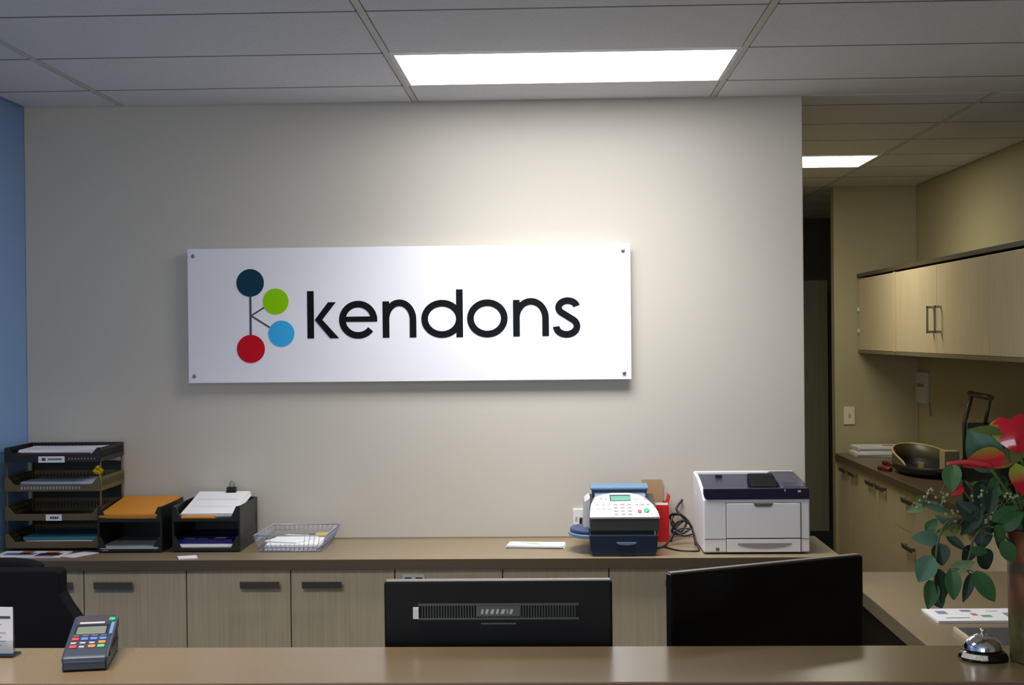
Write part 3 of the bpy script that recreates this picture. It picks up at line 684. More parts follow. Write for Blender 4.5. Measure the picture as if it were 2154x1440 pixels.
# cables between carton and printer
def smooth(pts, n=8):
    P = [Vector(p) for p in pts]; out = []
    for i in range(len(P)-1):
        p0, p1, p2, p3 = P[max(i-1, 0)], P[i], P[i+1], P[min(i+2, len(P)-1)]
        for k in range(n):
            s = k/n; out.append(0.5*((2*p1)+(p2-p0)*s+(2*p0-5*p1+4*p2-p3)*s*s+(3*p1-p0-3*p2+p3)*s**3))
    return out+[P[-1]]
CAB = mat('cable_black', srgb(18, 18, 22), 0.5)
def cable(label, pts, r=0.0032): return tag(MB().tube(smooth(pts), r*1.2, 8).build('power_cable', CAB), label, 'cable', None)
z = BZ+0.004
cable('black cable rising to the back wall beside the printer', [(0.44, -0.15, z), (0.47, -0.10, z+0.05), (0.50, -0.06, z+0.075), (0.475, -0.03, z+0.11), (0.50, -0.006, z+0.145)], 0.0042)
cable('black cable bundled in tight loops by the red carton', [(0.375, -0.33, z), (0.415, -0.26, z+0.004), (0.455, -0.20, z+0.06), (0.435, -0.19, z+0.10), (0.46, -0.20, z+0.115), (0.50, -0.19, z+0.085), (0.475, -0.20, z+0.045), (0.44, -0.21, z+0.075), (0.452, -0.19, z+0.108), (0.49, -0.18, z+0.10), (0.515, -0.19, z+0.06), (0.47, -0.21, z+0.035), (0.44, -0.22, z+0.05), (0.47, -0.23, z+0.09), (0.51, -0.22, z+0.075), (0.525, -0.23, z+0.03), (0.528, -0.25, z)], 0.0036)
cable('thin black cable looping low along the bench to the printer', [(0.40, -0.28, z), (0.425, -0.34, z), (0.455, -0.385, z), (0.50, -0.400, z), (0.527, -0.385, z), (0.522, -0.33, z+0.02), (0.515, -0.28, z+0.06), (0.48, -0.26, z+0.065), (0.45, -0.27, z+0.055), (0.48, -0.28, z+0.040), (0.517, -0.30, z+0.05)], 0.0026)

# ------------------------------------------------------------------ laser printer
def printer():
    t = thing('laser_printer', 'white laser printer with a dark navy top at right end of bench', 'printer', (0.733, -0.27, BZ))
    a = 0.196; fy, by = -0.185, 0.185
    PW = mat('printer_white', srgb(236, 234, 238), 0.4); PN = mat('printer_navy', srgb(24, 24, 52), 0.3); PL = mat('printer_seam', srgb(96, 96, 104), 0.6)
    PT = mat('printer_topgrey', srgb(46, 46, 66), 0.35)
    # body and curved white left cheek
    b = MB(); b.box(-a, a, fy, by, 0.006, 0.204); b.build('body', PW, t, bevel=0.006, seg=3)
    MB().box(-a+0.02, a-0.02, fy+0.02, by-0.02, 0.0, 0.006).build('feet', BLACK, t)
    cheek = [(by, 0.200), (by, 0.268), (0.10, 0.266), (0.03, 0.258), (-0.06, 0.240), (-0.12, 0.226), (-0.155, 0.214), (-0.172, 0.200)]
    for s in (-1,):
        MB().prism(cheek, 'x', s*a, s*(a-0.012)).build('side_cheek', PW, t, bevel=0.002)
    MB().box(-a+0.001, a-0.001, by-0.014, by, 0.200, 0.272).build('rear_rim', PW, t, bevel=0.004)
    # navy front band, rounded lower left corner
    n = [(-a+0.010, 0.256)]
    n = [(-a+0.002, 0.243), (-a+0.002, 0.222), (-a+0.006, 0.210), (-a+0.014, 0.203), (a-0.002, 0.203), (a-0.002, 0.243)]
    band = MB().prism(n, 'y', fy-0.004, fy+0.03).build('front_band', PN, t, bevel=0.003)
    # top deck: slopes from the low output tray to rear
    MB().prism([(fy+0.03, 0.203), (fy+0.03, 0.238), (fy+0.10, 0.225), (by-0.04, 0.256), (by-0.015, 0.262), (by-0.015, 0.203)], 'x', -a+0.0125, a-0.001).build('output_tray', PT, t, bevel=0.004)
    MB().prism([(fy+0.028, 0.203), (fy+0.028, 0.243), (fy+0.08, 0.258), (by-0.06, 0.274), (by-0.015, 0.272), (by-0.015, 0.203)], 'x', 0.092, a-0.0015).build('raised_hood', PT, t, bevel=0.012, seg=4)
    MB().prism([(fy+0.045, 0.235), (fy+0.035, 0.246), (fy+0.14, 0.276), (fy+0.18, 0.282), (fy+0.18, 0.235)], 'x', -0.010, 0.088).build('display_block', mat('block_black', srgb(8, 8, 10), 0.6, spec=0.15), t, bevel=0.006, seg=3)
    MB().box(-0.115, -0.090, 0.11, 0.14, 0.245, 0.264).build('paper_stop', BLACK, t, bevel=0.002)
    for (x, w_, z_) in ((0.103, 0.004, 0.236), (0.152, 0.011, 0.232)):
        MB().box(x, x+w_, fy-0.0052, fy-0.0038, z_-0.004, z_+0.004).build('indicator', mat('icon_pale', srgb(190, 190, 205), 0.5), band)
    # front door, seams, handle, paper drawer
    dx0, dx1 = -0.112, 0.163
    dr = MB().box(dx0+0.002, dx1-0.002, fy-0.0035, fy+0.002, 0.060, 0.188).build('front_door', PW, t, bevel=0.0015)
    MB().prism([(-0.012, 0.188), (0.062, 0.188), (0.052, 0.176), (-0.003, 0.176)], 'y', fy-0.0045, fy-0.0034).build('grip', mat('grip_dark', srgb(92, 92, 86), 0.6), dr)
    q = MB(); q.box(dx0-0.001, dx0+0.0015, fy-0.001, fy+0.0005, 0.006, 0.190); q.box(dx1-0.0015, dx1+0.001, fy-0.001, fy+0.0005, 0.006, 0.190)
    q.box(dx0, dx1, fy-0.001, fy+0.0005, 0.188, 0.1905); q.box(dx0, dx1, fy-0.001, fy+0.0005, 0.0555, 0.0595); q.box(-a+0.004, a-0.004, fy-0.0008, fy+0.0005, 0.0560, 0.0578)
    q.build('panel_seam', PL, t)
    dw = MB().box(dx0+0.002, dx1-0.002, fy-0.0035, fy+0.002, 0.008, 0.055).build('paper_drawer', PW, t, bevel=0.0015)
    n_ = 20
    q = MB(); q.prism([(0.028-0.100*math.cos(PI*k/n_), 0.041-0.020*math.sin(PI*k/n_)) for k in range(n_+1)], 'y', fy-0.0045, fy-0.0034)
    q.build('grip', mat('grip_shadow', srgb(150, 148, 142), 0.6), dw)
    q = MB(); q.box(-0.151, -0.138, fy-0.0008, fy+0.0005, 0.012, 0.024); q.build('logo_mark', mat('logo_grey', srgb(100, 100, 110), 0.5), t)
printer()

# ------------------------------------------------------------------ card terminal on the counter
def terminal():
    t = thing('card_terminal', 'dark blue grey card payment terminal with coloured keys on counter', 'card terminal', (-0.861, -3.106, CZ), 0.20)
    TB = mat('terminal_navy', srgb(44, 54, 72), 0.4); TD = mat('terminal_dark', srgb(30, 36, 50), 0.45)
    a = 0.041; Lh = 0.185
    b = MB(); b.prism([(0, 0.004), (0.004, 0.0), (Lh, 0.0), (Lh, 0.046), (Lh*0.55, 0.034), (0.004, 0.018)], 'x', -a+0.002, a-0.002); b.build('base', TD, t, bevel=0.005, seg=3)
    b = MB(); b.prism([(-0.002, 0.014), (0.002, 0.026), (0.03, 0.034), (0.13, 0.056), (Lh-0.004, 0.066), (Lh+0.004, 0.058), (Lh, 0.040), (Lh*0.55, 0.030)], 'x', -a, a); body = b.build('housing', TB, t, bevel=0.006, seg=3)
    ang = math.atan2(0.022, 0.10); M_ = Matrix.Translation((0, 0.03, 0.0345)) @ Matrix.Rotation(ang, 4, 'X')
    def onp(nm, mt, u0, u1, v0, v1, z0=-0.001, z1=0.002, bev=0.0006, par=None):
        q = MB(); q.box(u0, u1, v0, v1, z0, z1, 0, M_); return q.build(nm, mt, par or body, bevel=bev)
    onp('screen_bezel', mat('bezel_black', srgb(30, 34, 38), 0.3), -0.031, 0.030, 0.060, 0.105, z1=0.0012)
    onp('screen', mat('lcd_grey', srgb(112, 122, 112), 0.25), -0.027, 0.026, 0.064, 0.095, z1=0.0018)
    RK = mat('key_red', srgb(214, 60, 60), 0.45); OK_ = mat('key_orange', srgb(228, 128, 64), 0.45); GK = mat('key_green', srgb(84, 196, 110), 0.45); BK = mat('key_blue', srgb(84, 122, 200), 0.45); NK = mat('key_white', srgb(176, 172, 180), 0.45)
    rows = [[RK, NK, OK_, GK], [NK, NK, NK, OK_], [RK, BK, BK, BK]]
    for r, ro in enumerate(rows):
        for c, mk in enumerate(ro): onp('key', mk, -0.031+c*0.0165, -0.031+c*0.0165+(0.0125 if mk is not NK else 0.010), 0.004+r*0.0165, 0.004+r*0.0165+(0.010 if mk is not NK else 0.006))
    for c in range(4): onp('key', mat('key_slate', srgb(88, 98, 118), 0.45), -0.030+c*0.0165, -0.019+c*0.0165, 0.052, 0.056)
    onp('paper_slot', mat('slot_silver', srgb(176, 180, 182), 0.4), -0.026, 0.020, 0.110, 0.117, z1=0.0015)
    onp('printer_lid', mat('terminal_plum', srgb(52, 46, 58), 0.5), -0.034, 0.030, 0.120, 0.152, z0=-0.004, z1=-0.0005)
    onp('release_button', mat('button_green', srgb(60, 176, 110), 0.45), 0.027, 0.038, 0.118, 0.130, z1=0.004)
    onp('swipe_rail', mat('rail_blue', srgb(96, 136, 196), 0.35), 0.033, 0.039, 0.060, 0.112, z1=0.0025)
    MB().box(a-0.001, a+0.0015, 0.03, 0.16, 0.020, 0.028).build('card_groove', BLACK, t)
terminal()

# card in stand
t = thing('info_card', 'white printed card in a clear stand at left end of counter', 'card', (-1.090, -2.985, CZ), -0.06)
ACR = mat('acrylic', (0.95, 0.97, 1, 1), 0.05, trans=1.0)
c = MB(); c.box(-0.052, 0.052, -0.0006, 0.0006, 0.006, 0.094, 0)
c.box(-0.02, 0.047, -0.0009, -0.0005, 0.072, 0.077, 1)
for i, zz in enumerate((0.060, 0.044, 0.036, 0.028, 0.020)): c.box(-0.04, 0.030+0.008*(i % 2), -0.0009, -0.0005, zz, zz+0.0022, 2)
c.build('card', [PAPER, INK, INKL], t)
m = MB(); m.box(-0.054, 0.054, -0.0035, -0.0015, 0.0, 0.03); m.box(-0.054, 0.054, 0.0015, 0.0035, 0.0, 0.09); m.box(-0.054, 0.056, -0.012, 0.026, 0.0, 0.004)
m.build('stand', ACR, t)

# ------------------------------------------------------------------ call bell
t = thing('call_bell', 'chrome call bell on a black base, on counter beside the vase', 'bell', (0.776, -3.022, CZ), 0)
MB().lathe([(0.0445, 0.0), (0.0445, 0.006), (0.040, 0.0125), (0.034, 0.0165), (0.0, 0.017)], seg=48).build('base', BLACKG, t)
prof = [(0.034*math.cos(q), 0.0195+0.026*math.sin(q)) for q in [PI/2*k/14 for k in range(15)]]
MB().lathe([(0.0345, 0.0175)]+prof[:-1]+[(0.0, 0.0455)], seg=48).build('dome', CHROME, t)
MB().lathe([(0.003, 0.044), (0.003, 0.050), (0.006, 0.0515), (0.006, 0.054), (0.0, 0.0555)], seg=20).build('button', CHROME, t)
m = MB(); n = 14
for k in range(n):
    q0, q1 = math.radians(195+70*k/n), math.radians(195+70*(k+1)/n)
    m.quad(*[(r*math.cos(q), r*math.sin(q), z) for (q, r, z) in ((q0, 0.0449, 0.0055), (q1, 0.0449, 0.0055), (q1, 0.0400, 0.0138), (q0, 0.0400, 0.0138))])
m.build('sticker', mat('sticker', srgb(196, 192, 180), 0.5, noise=((400, 400, 10), 0.35, 2)), t)

# ------------------------------------------------------------------ vase and bouquet
VX, VY = 0.870, -3.045
t = thing('flower_vase', 'tall mottled brown and olive vase holding the bouquet at right end of counter', 'vase', (VX, VY, CZ))
VG = mat('vase_glaze', srgb(96, 68, 46), 0.5, spec=0.2, noise=((60, 60, 25), 0.35, 4))
nt = VG.node_tree; mxn = [n for n in nt.nodes if n.type == 'MIX'][0]
tcn = [n for n in nt.nodes if n.type == 'TEX_COORD'][0]
sep = nt.nodes.new('ShaderNodeSeparateXYZ'); rmp = nt.nodes.new('ShaderNodeValToRGB'); mlt = nt.nodes.new('ShaderNodeMath'); mlt.operation = 'MULTIPLY'; mlt.inputs[1].default_value = 4.0
nt.links.new(tcn.outputs['Object'], sep.inputs[0]); nt.links.new(sep.outputs['Z'], mlt.inputs[0]); nt.links.new(mlt.outputs[0], rmp.inputs[0]); nt.links.new(rmp.outputs[0], mxn.inputs[6])
e = rmp.color_ramp.elements; e[0].position = 0.30; e[0].color = srgb(86, 82, 46); e[1].position = 0.46; e[1].color = srgb(104, 66, 44)
for p_, c_ in ((0.62, srgb(110, 72, 48)), (0.66, srgb(58, 48, 30)), (0.72, srgb(62, 50, 32)), (0.76, srgb(112, 64, 42))):
    q = e.new(p_); q.color = c_
MB().lathe([(0.046, 0.0), (0.050, 0.004), (0.052, 0.05), (0.055, 0.24), (0.0525, 0.24), (0.0495, 0.05), (0.047, 0.012), (0.0, 0.012)], seg=40).build('vase_wall', VG, t)
rnd = random.Random(11)

def leaf_mesh(mb, c, d, nrm, L, W, fold=0.18, droop=0.15, heart=False, mi=0):
    """one leaf blade: c = centre, d = tip direction, nrm = facing"""
    d = Vector(d).normalized(); nrm = Vector(nrm); nrm = (nrm-d*nrm.dot(d)).normalized(); s = d.cross(nrm)
    n, k = 9, 4; vs = []
    for i in range(n+1):
        u = i/n
        wd = math.sin(PI*min(1, u*0.96+0.02)**(0.75 if not heart else 0.55))**0.8*W/2
        back = 0
        for j in range(-k, k+1):
            v = j/k
            hb = (-0.16*L*(abs(v)**0.8)*(1-u)**2) if heart else 0
            p = Vector(c)+d*((u-0.5)*L+hb)+s*(v*wd)+nrm*(abs(v)*wd*fold*2-droop*L*(u-0.4)**2)
            vs.append(p)
    m_ = 2*k+1
    fs = [(i*m_+j, i*m_+j+1, (i+1)*m_+j+1, (i+1)*m_+j) for i in range(n) for j in range(m_-1)]
    o = len(mb.v); mb.v += [tuple(v) for v in vs]
    for f in fs: mb.f.append([x+o for x in f]); mb.mi.append(mi); mb.sm.append(True)
LV = [mat('leaf_blue', srgb(78, 114, 94), 0.5, spec=0.3), mat('leaf_green', srgb(62, 102, 58), 0.45, spec=0.3), mat('leaf_dark', srgb(38, 58, 42), 0.5, spec=0.3), mat('leaf_olive', srgb(92, 104, 48), 0.5, spec=0.3), mat('leaf_pale', srgb(112, 134, 92), 0.5, spec=0.3)]
STEM = mat('twig', srgb(88, 82, 50), 0.6); BUD = mat('bud_pale', srgb(150, 160, 120), 0.6)
MOUTH = Vector((VX, VY, CZ+0.235))
def sprig(label, leaves, path, name='eucalyptus_sprig', cat='foliage', buds=(), Y=VY, grp='eucalyptus sprigs in the vase'):
    """leaves: (px, py, length px, width px, angle deg on the photo (0 = right, 90 = down), material index, depth shift)"""
    base = Vector((VX, VY, CZ+0.17)); t = thing(name, label, cat, base, 0, grp)
    P = [base+Vector((0, 0, 0))]+[at(x, y, Y+dy) for (x, y, dy) in path]
    sp = smooth(P, 6); n = len(sp)
    m = MB(); K = F_PX/2.52; tw = MB().tube([p-base for p in sp], [0.0032-0.0018*i/n for i in range(n)], 6)
    for (x, y, L, W, an, mi, dy) in leaves:
        c = at(x, y, Y+dy)-base; q = math.radians(an); d = Vector((math.cos(q), rnd.uniform(-0.35, 0.35), -math.sin(q)))
        nn = Vector((rnd.uniform(-0.5, 0.5), -1, rnd.uniform(0.0, 0.6)))
        leaf_mesh(m, c, d, nn, L*1.15/K, W*1.18/K, mi=mi)
        b = c-d.normalized()*L/K*0.48
        near = min(sp, key=lambda p: (p-base-b).length)-base
        tw.tube([b, (b+near)/2+Vector((0, 0, 0.004)), near], 0.0011, 5)
    m.build('leaves', LV, t)
    tw.build('stem', STEM, t)
    if buds:
        q = MB()
        for (x, y) in buds:
            for k in range(7):
                c = at(x+rnd.gauss(0, 8), y+rnd.gauss(0, 8), Y-0.02)-base
                q.lathe([(0.0, -0.0035), (0.003, -0.001), (0.003, 0.0015), (0.0, 0.0035)], (0, 0), 6)
                nv = 24
                for i in range(len(q.v)-nv, len(q.v)): q.v[i] = tuple(Vector(q.v[i])+c)
                near = min(sp, key=lambda p: (p-base-c).length)-base
                if k < 3: q.tube([c, (c+near)/2+Vector((0, 0, 0.006)), near], 0.0007, 4)
        q.build('buds', BUD, t)
    return t
sprig('leafy eucalyptus sprig hanging furthest left from the vase',
      [(1960, 1104, 30, 20, -50, 1, -.02), (1947, 1132, 50, 28, 185, 0, -.03), (1978, 1166, 40, 34, 80, 2, -.02), (1947, 1197, 54, 38, 115, 0, -.04), (1956, 1250, 52, 32, 100, 1, -.03), (1978, 1232, 62, 32, 88, 2, -.02),
       (1995, 1115, 42, 22, 170, 3, 0), (2012, 1141, 44, 16, 40, 2, 0), (1974, 1262, 30, 26, 70, 2, 0)],
      [(2110, 1100, 0), (2060, 1098, -.01), (2000, 1092, -.03), (1975, 1130, -.04), (1968, 1180, -.04), (1965, 1225, -.03)])
sprig('green eucalyptus sprig hanging nearest to the vase side',
      [(2004, 1229, 56, 30, 85, 1, -.03), (2035, 1236, 54, 20, 105, 2, -.03), (2072, 1234, 68, 32, 55, 1, -.04), (2099, 1131, 50, 34, 70, 1, -.06), (2121, 1160, 46, 28, 60, 1, -.065), (2067, 1130, 44, 34, 100, 2, -.01),
       (2035, 1164, 34, 28, 120, 2, 0), (2070, 1176, 46, 36, 60, 2, -.01), (2024, 1190, 46, 22, -20, 4, -.03), (2060, 1158, 38, 18, 10, 1, -.03)],
      [(2110, 1102, 0), (2075, 1105, -.02), (2050, 1130, -.03), (2040, 1165, -.03), (2030, 1200, -.03)])
sprig('eucalyptus sprig with tiny pale buds reaching left above the hanging leaves',
      [(1961, 1063, 48, 16, 200, 0, -.02), (1932, 1051, 30, 13, 170, 3, -.02), (1926, 1071, 34, 12, 165, 4, -.02), (2003, 1005, 50, 34, 95, 1, -.04), (1985, 1095, 40, 14, 215, 0, -.02), (2030, 1100, 44, 15, 195, 2, 0)],
      [(2112, 1088, 0), (2060, 1085, -.01), (2010, 1078, -.02), (1965, 1062, -.02), (1935, 1055, -.02)], buds=((1957, 1035), (1988, 1040), (2000, 1080), (1930, 1062)))
rr = random.Random(4)
fill = [(rr.uniform(2030, 2190), rr.uniform(1020, 1110), rr.uniform(38, 62), rr.uniform(22, 34), rr.uniform(0, 360), rr.choice((2, 2, 2, 1)), rr.uniform(-.03, .06)) for k in range(34)]
sprig('dense dark foliage at the vase mouth under the anthuriums', fill, [(2125, 1080, 0), (2110, 1060, 0), (2090, 1040, 0.01)], name='filler_foliage', buds=((2052, 1062), (2125, 1040), (2100, 1075), (2085, 1095), (2060, 1050)), grp=None)
# anthuriums
def anth_mat():
    m = bpy.data.materials.new('anthurium_spathe'); m.use_nodes = True; nt = m.node_tree; b = nt.nodes['Principled BSDF']
    b.inputs['Roughness'].default_value = 0.18; b.inputs['Coat Weight'].default_value = 0.4
    at_ = nt.nodes.new('ShaderNodeVertexColor'); at_.layer_name = 'green'
    rp = nt.nodes.new('ShaderNodeValToRGB'); e = rp.color_ramp.elements
    e[0].position = 0.35; e[0].color = srgb(190, 18, 40); e[1].position = 0.80; e[1].color = srgb(140, 150, 40)
    nt.links.new(at_.outputs[0], rp.inputs[0]); nt.links.new(rp.outputs[0], b.inputs['Base Color']); return m
ASP = anth_mat()
SPX = mat('spadix_pink', srgb(222, 70, 76), 0.4)
def spathe(parent, c, d, nrm, L, W, green, fold=0.12, droop=0.25):
    mb = MB(); leaf_mesh(mb, c, d, nrm, L, W, fold, droop, heart=True); o = mb.build('spathe', ASP, parent)
    ca = o.data.color_attributes.new('green', 'FLOAT_COLOR', 'POINT'); d = Vector(d).normalized(); s = d.cross(Vector(nrm)).normalized()
    for i, v in enumerate(o.data.vertices):
        p = v.co-Vector(c); u = p.dot(d)/L+0.5; side = p.dot(s)/W
        g = green(u, side); ca.data[i].color = (g, g, g, 1)
    return o
def anthurium(label, px, py, dy, d, nrm, L, W, green, spad, droop=0.25, fold=0.12):
    base = Vector((VX, VY, CZ+0.17)); c = at(px, py, VY+dy)-base
    t = thing('anthurium', label, 'flower', base, 0, 'anthuriums in the vase')
    spathe(t, c, d, nrm, L, W, green, fold, droop)
    dd = Vector(d).normalized(); root = c-dd*L*0.22
    if spad:
        tip = at(spad[0], spad[1], VY+dy-0.03)-base; mid = (root+tip)/2+Vector((0, -0.004, 0.006))
        s0 = smooth([root, mid, tip], 6); MB().tube(s0, [0.0055-0.0028*i/len(s0) for i in range(len(s0))], 8).build('spadix', SPX, t)
    MB().tube(smooth([Vector((0, 0, 0)), Vector((c.x*0.3, c.y*0.3+0.01, c.z*0.55)), root+Vector((0, 0.004, -0.003))], 6), 0.0028, 7).build('stem', mat('flower_stem', srgb(86, 110, 52), 0.5), t)
    return t
anthurium('glossy red anthurium, topmost flower of the bouquet', 2136, 914, -.03, (0.10, -0.35, -0.80), (-0.20, -0.85, 0.55), 0.062, 0.082, lambda u, s: 1.0 if (s > 0.34 and u < 0.62) else abs(s)*0.4, None, droop=0.6, fold=-0.10)
anthurium('red and green anthurium seen edge on, its pink spadix pointing left', 2066, 984, -.05, (-0.95, -0.25, -0.10), (0.1, -0.42, 0.90), 0.080, 0.066, lambda u, s: 0.15+abs(s)*1.25, (1992, 975), droop=-0.3, fold=0.30)
anthurium('orange red anthurium at the far right edge of the bouquet', 2164, 1018, -.05, (0.15, -0.2, -0.95), (-0.3, -0.9, 0.3), 0.062, 0.060, lambda u, s: 0.9-u*1.3, None)
# green leaf tongue on the top flower and big leaves behind
def big_leaf(label, px, py, dy, d, nrm, L, W, mi, heart=False):
    base = Vector((VX, VY, CZ+0.17)); c = at(px, py, VY+dy)-base; t = thing('anthurium_leaf', label, 'leaf', base, 0)
    m = MB(); leaf_mesh(m, c, d, nrm, L, W, 0.10, 0.2, heart, mi); m.build('blade', LV, t)
    root = c-Vector(d).normalized()*L*0.45
    MB().tube(smooth([Vector((0, 0, 0)), (root*0.5)+Vector((0, 0.006, 0)), root], 6), 0.0022, 6).build('stem', STEM, t)
big_leaf('broad blue green leaf behind the topmost red anthurium', 2066, 946, 0.02, (-0.45, 0, 0.75), (-0.2, -1, 0.25), 0.088, 0.068, 0)
big_leaf('narrow olive green leaf tip left of the topmost anthurium', 2075, 905, -.02, (-0.95, 0, 0.10), (0, -0.8, 0.6), 0.062, 0.020, 3)
big_leaf('dark leaf below the edge-on anthurium', 2032, 1040, 0.0, (0.05, 0, -1), (0.5, -1, 0.1), 0.055, 0.020, 2)
big_leaf('long olive leaf between the two right anthuriums', 2125, 960, 0.0, (0.85, 0, 0.35), (-0.1, -1, 0.5), 0.080, 0.035, 3)
t = thing('anthurium_bud', 'small closed red bud low in the bouquet', 'flower', Vector((VX, VY, CZ+0.17)), 0)
c = at(2014, 1032, VY-.03)-Vector((VX, VY, CZ+0.17)); m = MB(); leaf_mesh(m, c, (-0.7, 0, -0.4), (0, -1, 0.3), 0.026, 0.016, 0.2, 0.1)
m.build('bud', mat('bud_red', srgb(190, 30, 40), 0.35), t)
MB().tube(smooth([Vector((0, 0, 0)), c*0.6+Vector((0, 0.01, 0.0)), c+Vector((0.008, 0, 0.004))], 6), 0.0018, 6).build('stem', STEM, t)

# ------------------------------------------------------------------ things on the return desk
RD = [mat('print_red', srgb(200, 120, 110), 0.6), mat('print_green', srgb(130, 165, 130), 0.6), mat('print_slate', srgb(130, 140, 170), 0.6)]
sheets('printed_form', 'white printed forms on the right desk behind the bell', 'papers', (1.365, -1.05, DZ+0.0004), 0.32, 0.195, 4, 0.01, 0.002, PAPER, jit=0.002,
       marks=[(0.10, 0.20, 0.55, 0.80, RD[2]), (0.36, 0.47, 0.72, 0.88, RD[2]), (0.42, 0.48, 0.40, 0.60, RD[0]), (0.50, 0.60, 0.28, 0.45, RD[1]), (0.12, 0.36, 0.2, 0.27, INKL), (0.75, 0.9, 0.35, 0.62, RD[2]), (0.62, 0.74, 0.75, 0.8, INKL)])
t = thing('desk_folder', 'dark folder with a pale edge on the right desk, nearest the bell', 'folder', (1.40, -1.39, DZ))
MB().box(-0.17, 0.17, -0.12, 0.125, 0.0, 0.012).build('cover', mat('folder_slate', srgb(56, 56, 66), 0.5), t, bevel=0.002)
MB().box(-0.18, -0.170, -0.12, 0.125, 0.0, 0.014).build('pale_edge', mat('folder_edge', srgb(196, 184, 160), 0.6), t, bevel=0.001)

# ------------------------------------------------------------------ corridor cabinets
CFX = 1.835; SZ = 0.86
t = thing('side_counter_top', 'dark brown worktop along the corridor wall at right', 'worktop', (0, 0, SZ))
MB().box(CFX-0.018, XW-0.001, 0.1, 3.499, -0.036, 0).build('top_surface', mat('side_laminate', srgb(96, 80, 64), 0.3), t, bevel=0.002)
MB().box(CFX-0.022, CFX-0.0175, 0.1, 3.499, -0.037, -0.001).build('edge_strip', mat('side_edge', srgb(104, 88, 74), 0.4), t)
def side_unit(ya, yb, label, fronts):
    """fronts: (y0,y1,z0,z1,handle y or None,handle z,name)"""
    cy = (ya+yb)/2; t = thing('side_cabinet' if fronts[0][6] == 'door' else 'drawer_cabinet', label, 'cabinet', (0, cy, 0), 0, 'corridor base cabinets')
    MB().box(CFX+0.019, XW-0.001, ya-cy+0.001, yb-cy-0.001, 0.0, SZ-0.0365).build('carcass', CARC, t)
    for (y0, y1, z0, z1, hy, hz, nm) in fronts:
        f = MB().box(CFX, CFX+0.018, y0-cy+0.0015, y1-cy-0.0015, z0+0.0015, z1-0.0015).build(nm, DOORW, t, bevel=0.0012)
        h = handle_mesh(f, 0.19, DHAND); h.location = (CFX, hy-cy, hz); h.rotation_euler = (0, 0, -PI/2)
T_ = SZ-0.04
side_unit(2.76, 3.499, 'corridor base cabinet in the far corner, under the pile of papers', [(2.76, 3.13, 0.1, T_, 3.0, 0.772, 'door'), (3.13, 3.495, 0.1, T_, 3.26, 0.772, 'door')])
side_unit(2.02, 2.76, 'corridor base cabinet second from the far corner', [(2.02, 2.39, 0.1, T_, 2.27, 0.768, 'door'), (2.39, 2.76, 0.1, T_, 2.52, 0.768, 'door')])
side_unit(1.32, 2.02, 'corridor drawer cabinet below the round tray, left of the flowers', [(1.32, 2.02, 0.60, T_, 1.67, 0.765, 'drawer'), (1.32, 2.02, 0.36, 0.60, 1.66, 0.524, 'drawer'), (1.32, 2.02, 0.1, 0.36, 1.66, 0.28, 'drawer')])
side_unit(0.12, 1.32, 'corridor base cabinet half hidden by the bouquet, nearest the desk', [(0.72, 1.32, 0.1, T_, 0.86, 0.765, 'door'), (0.12, 0.72, 0.1, T_, 0.58, 0.765, 'door')])
# upper cabinets
UX = 1.971; UZ0, UZ1 = 1.535, 2.0
def upper(ya, yb, label, doors, hinges=False):
    cy = (ya+yb)/2; t = thing('wall_cabinet', label, 'cabinet', (0, cy, 0), 0, 'corridor wall cabinets')
    m = MB(); m.box(UX+0.02, XW-0.001, ya-cy, yb-cy, UZ0, UZ1-0.004); m.build('carcass', CARC, t)
    MB().box(UX-0.006, XW-0.001, ya-cy, yb-cy, UZ1+0.008, UZ1+0.030).build('top_panel', mat('cab_top', srgb(86, 74, 58), 0.5), t)
    MB().box(UX-0.002, XW-0.001, ya-cy, yb-cy, UZ0-0.020, UZ0-0.0005).build('bottom_panel', mat('cab_bottom', srgb(128, 116, 92), 0.5), t)
    for (y0, y1, hy) in doors:
        f = MB().box(UX, UX+0.018, y0-cy+0.002, y1-cy-0.002, UZ0+0.001, UZ1-0.004).build('door', DOORW, t, bevel=0.0015)
        if hy:
            h = handle_mesh(f, 0.140, STEEL, False); h.location = (UX, hy-cy, 1.712); h.rotation_euler = (0, 0, -PI/2)
    if hinges:
        MB().box(UX-0.010, UX+0.02, 2.488-cy, 2.512-cy, UZ0, UZ1-0.002).build('edge_stile', mat('stile_pale', srgb(214, 200, 160), 0.5), t)
        for z_ in (1.80, 1.66): MB().box(UX-0.006, UX+0.010, 3.462-cy, 3.490-cy, z_-0.012, z_+0.012).build('hinge', WHITEP, t)
upper(2.488, 3.497, 'corridor wall cabinet in the far corner with two white hinges', [(2.513, 3.46, None)], True)
upper(0.77, 2.486, 'corridor wall cabinet with a pair of upright bar handles', [(1.63, 2.486, 1.70), (0.77, 1.63, 1.555)])
upper(-0.3, 0.768, 'corridor wall cabinet nearest the viewer, cut by the right frame edge', [(-0.3, 0.768, None)])

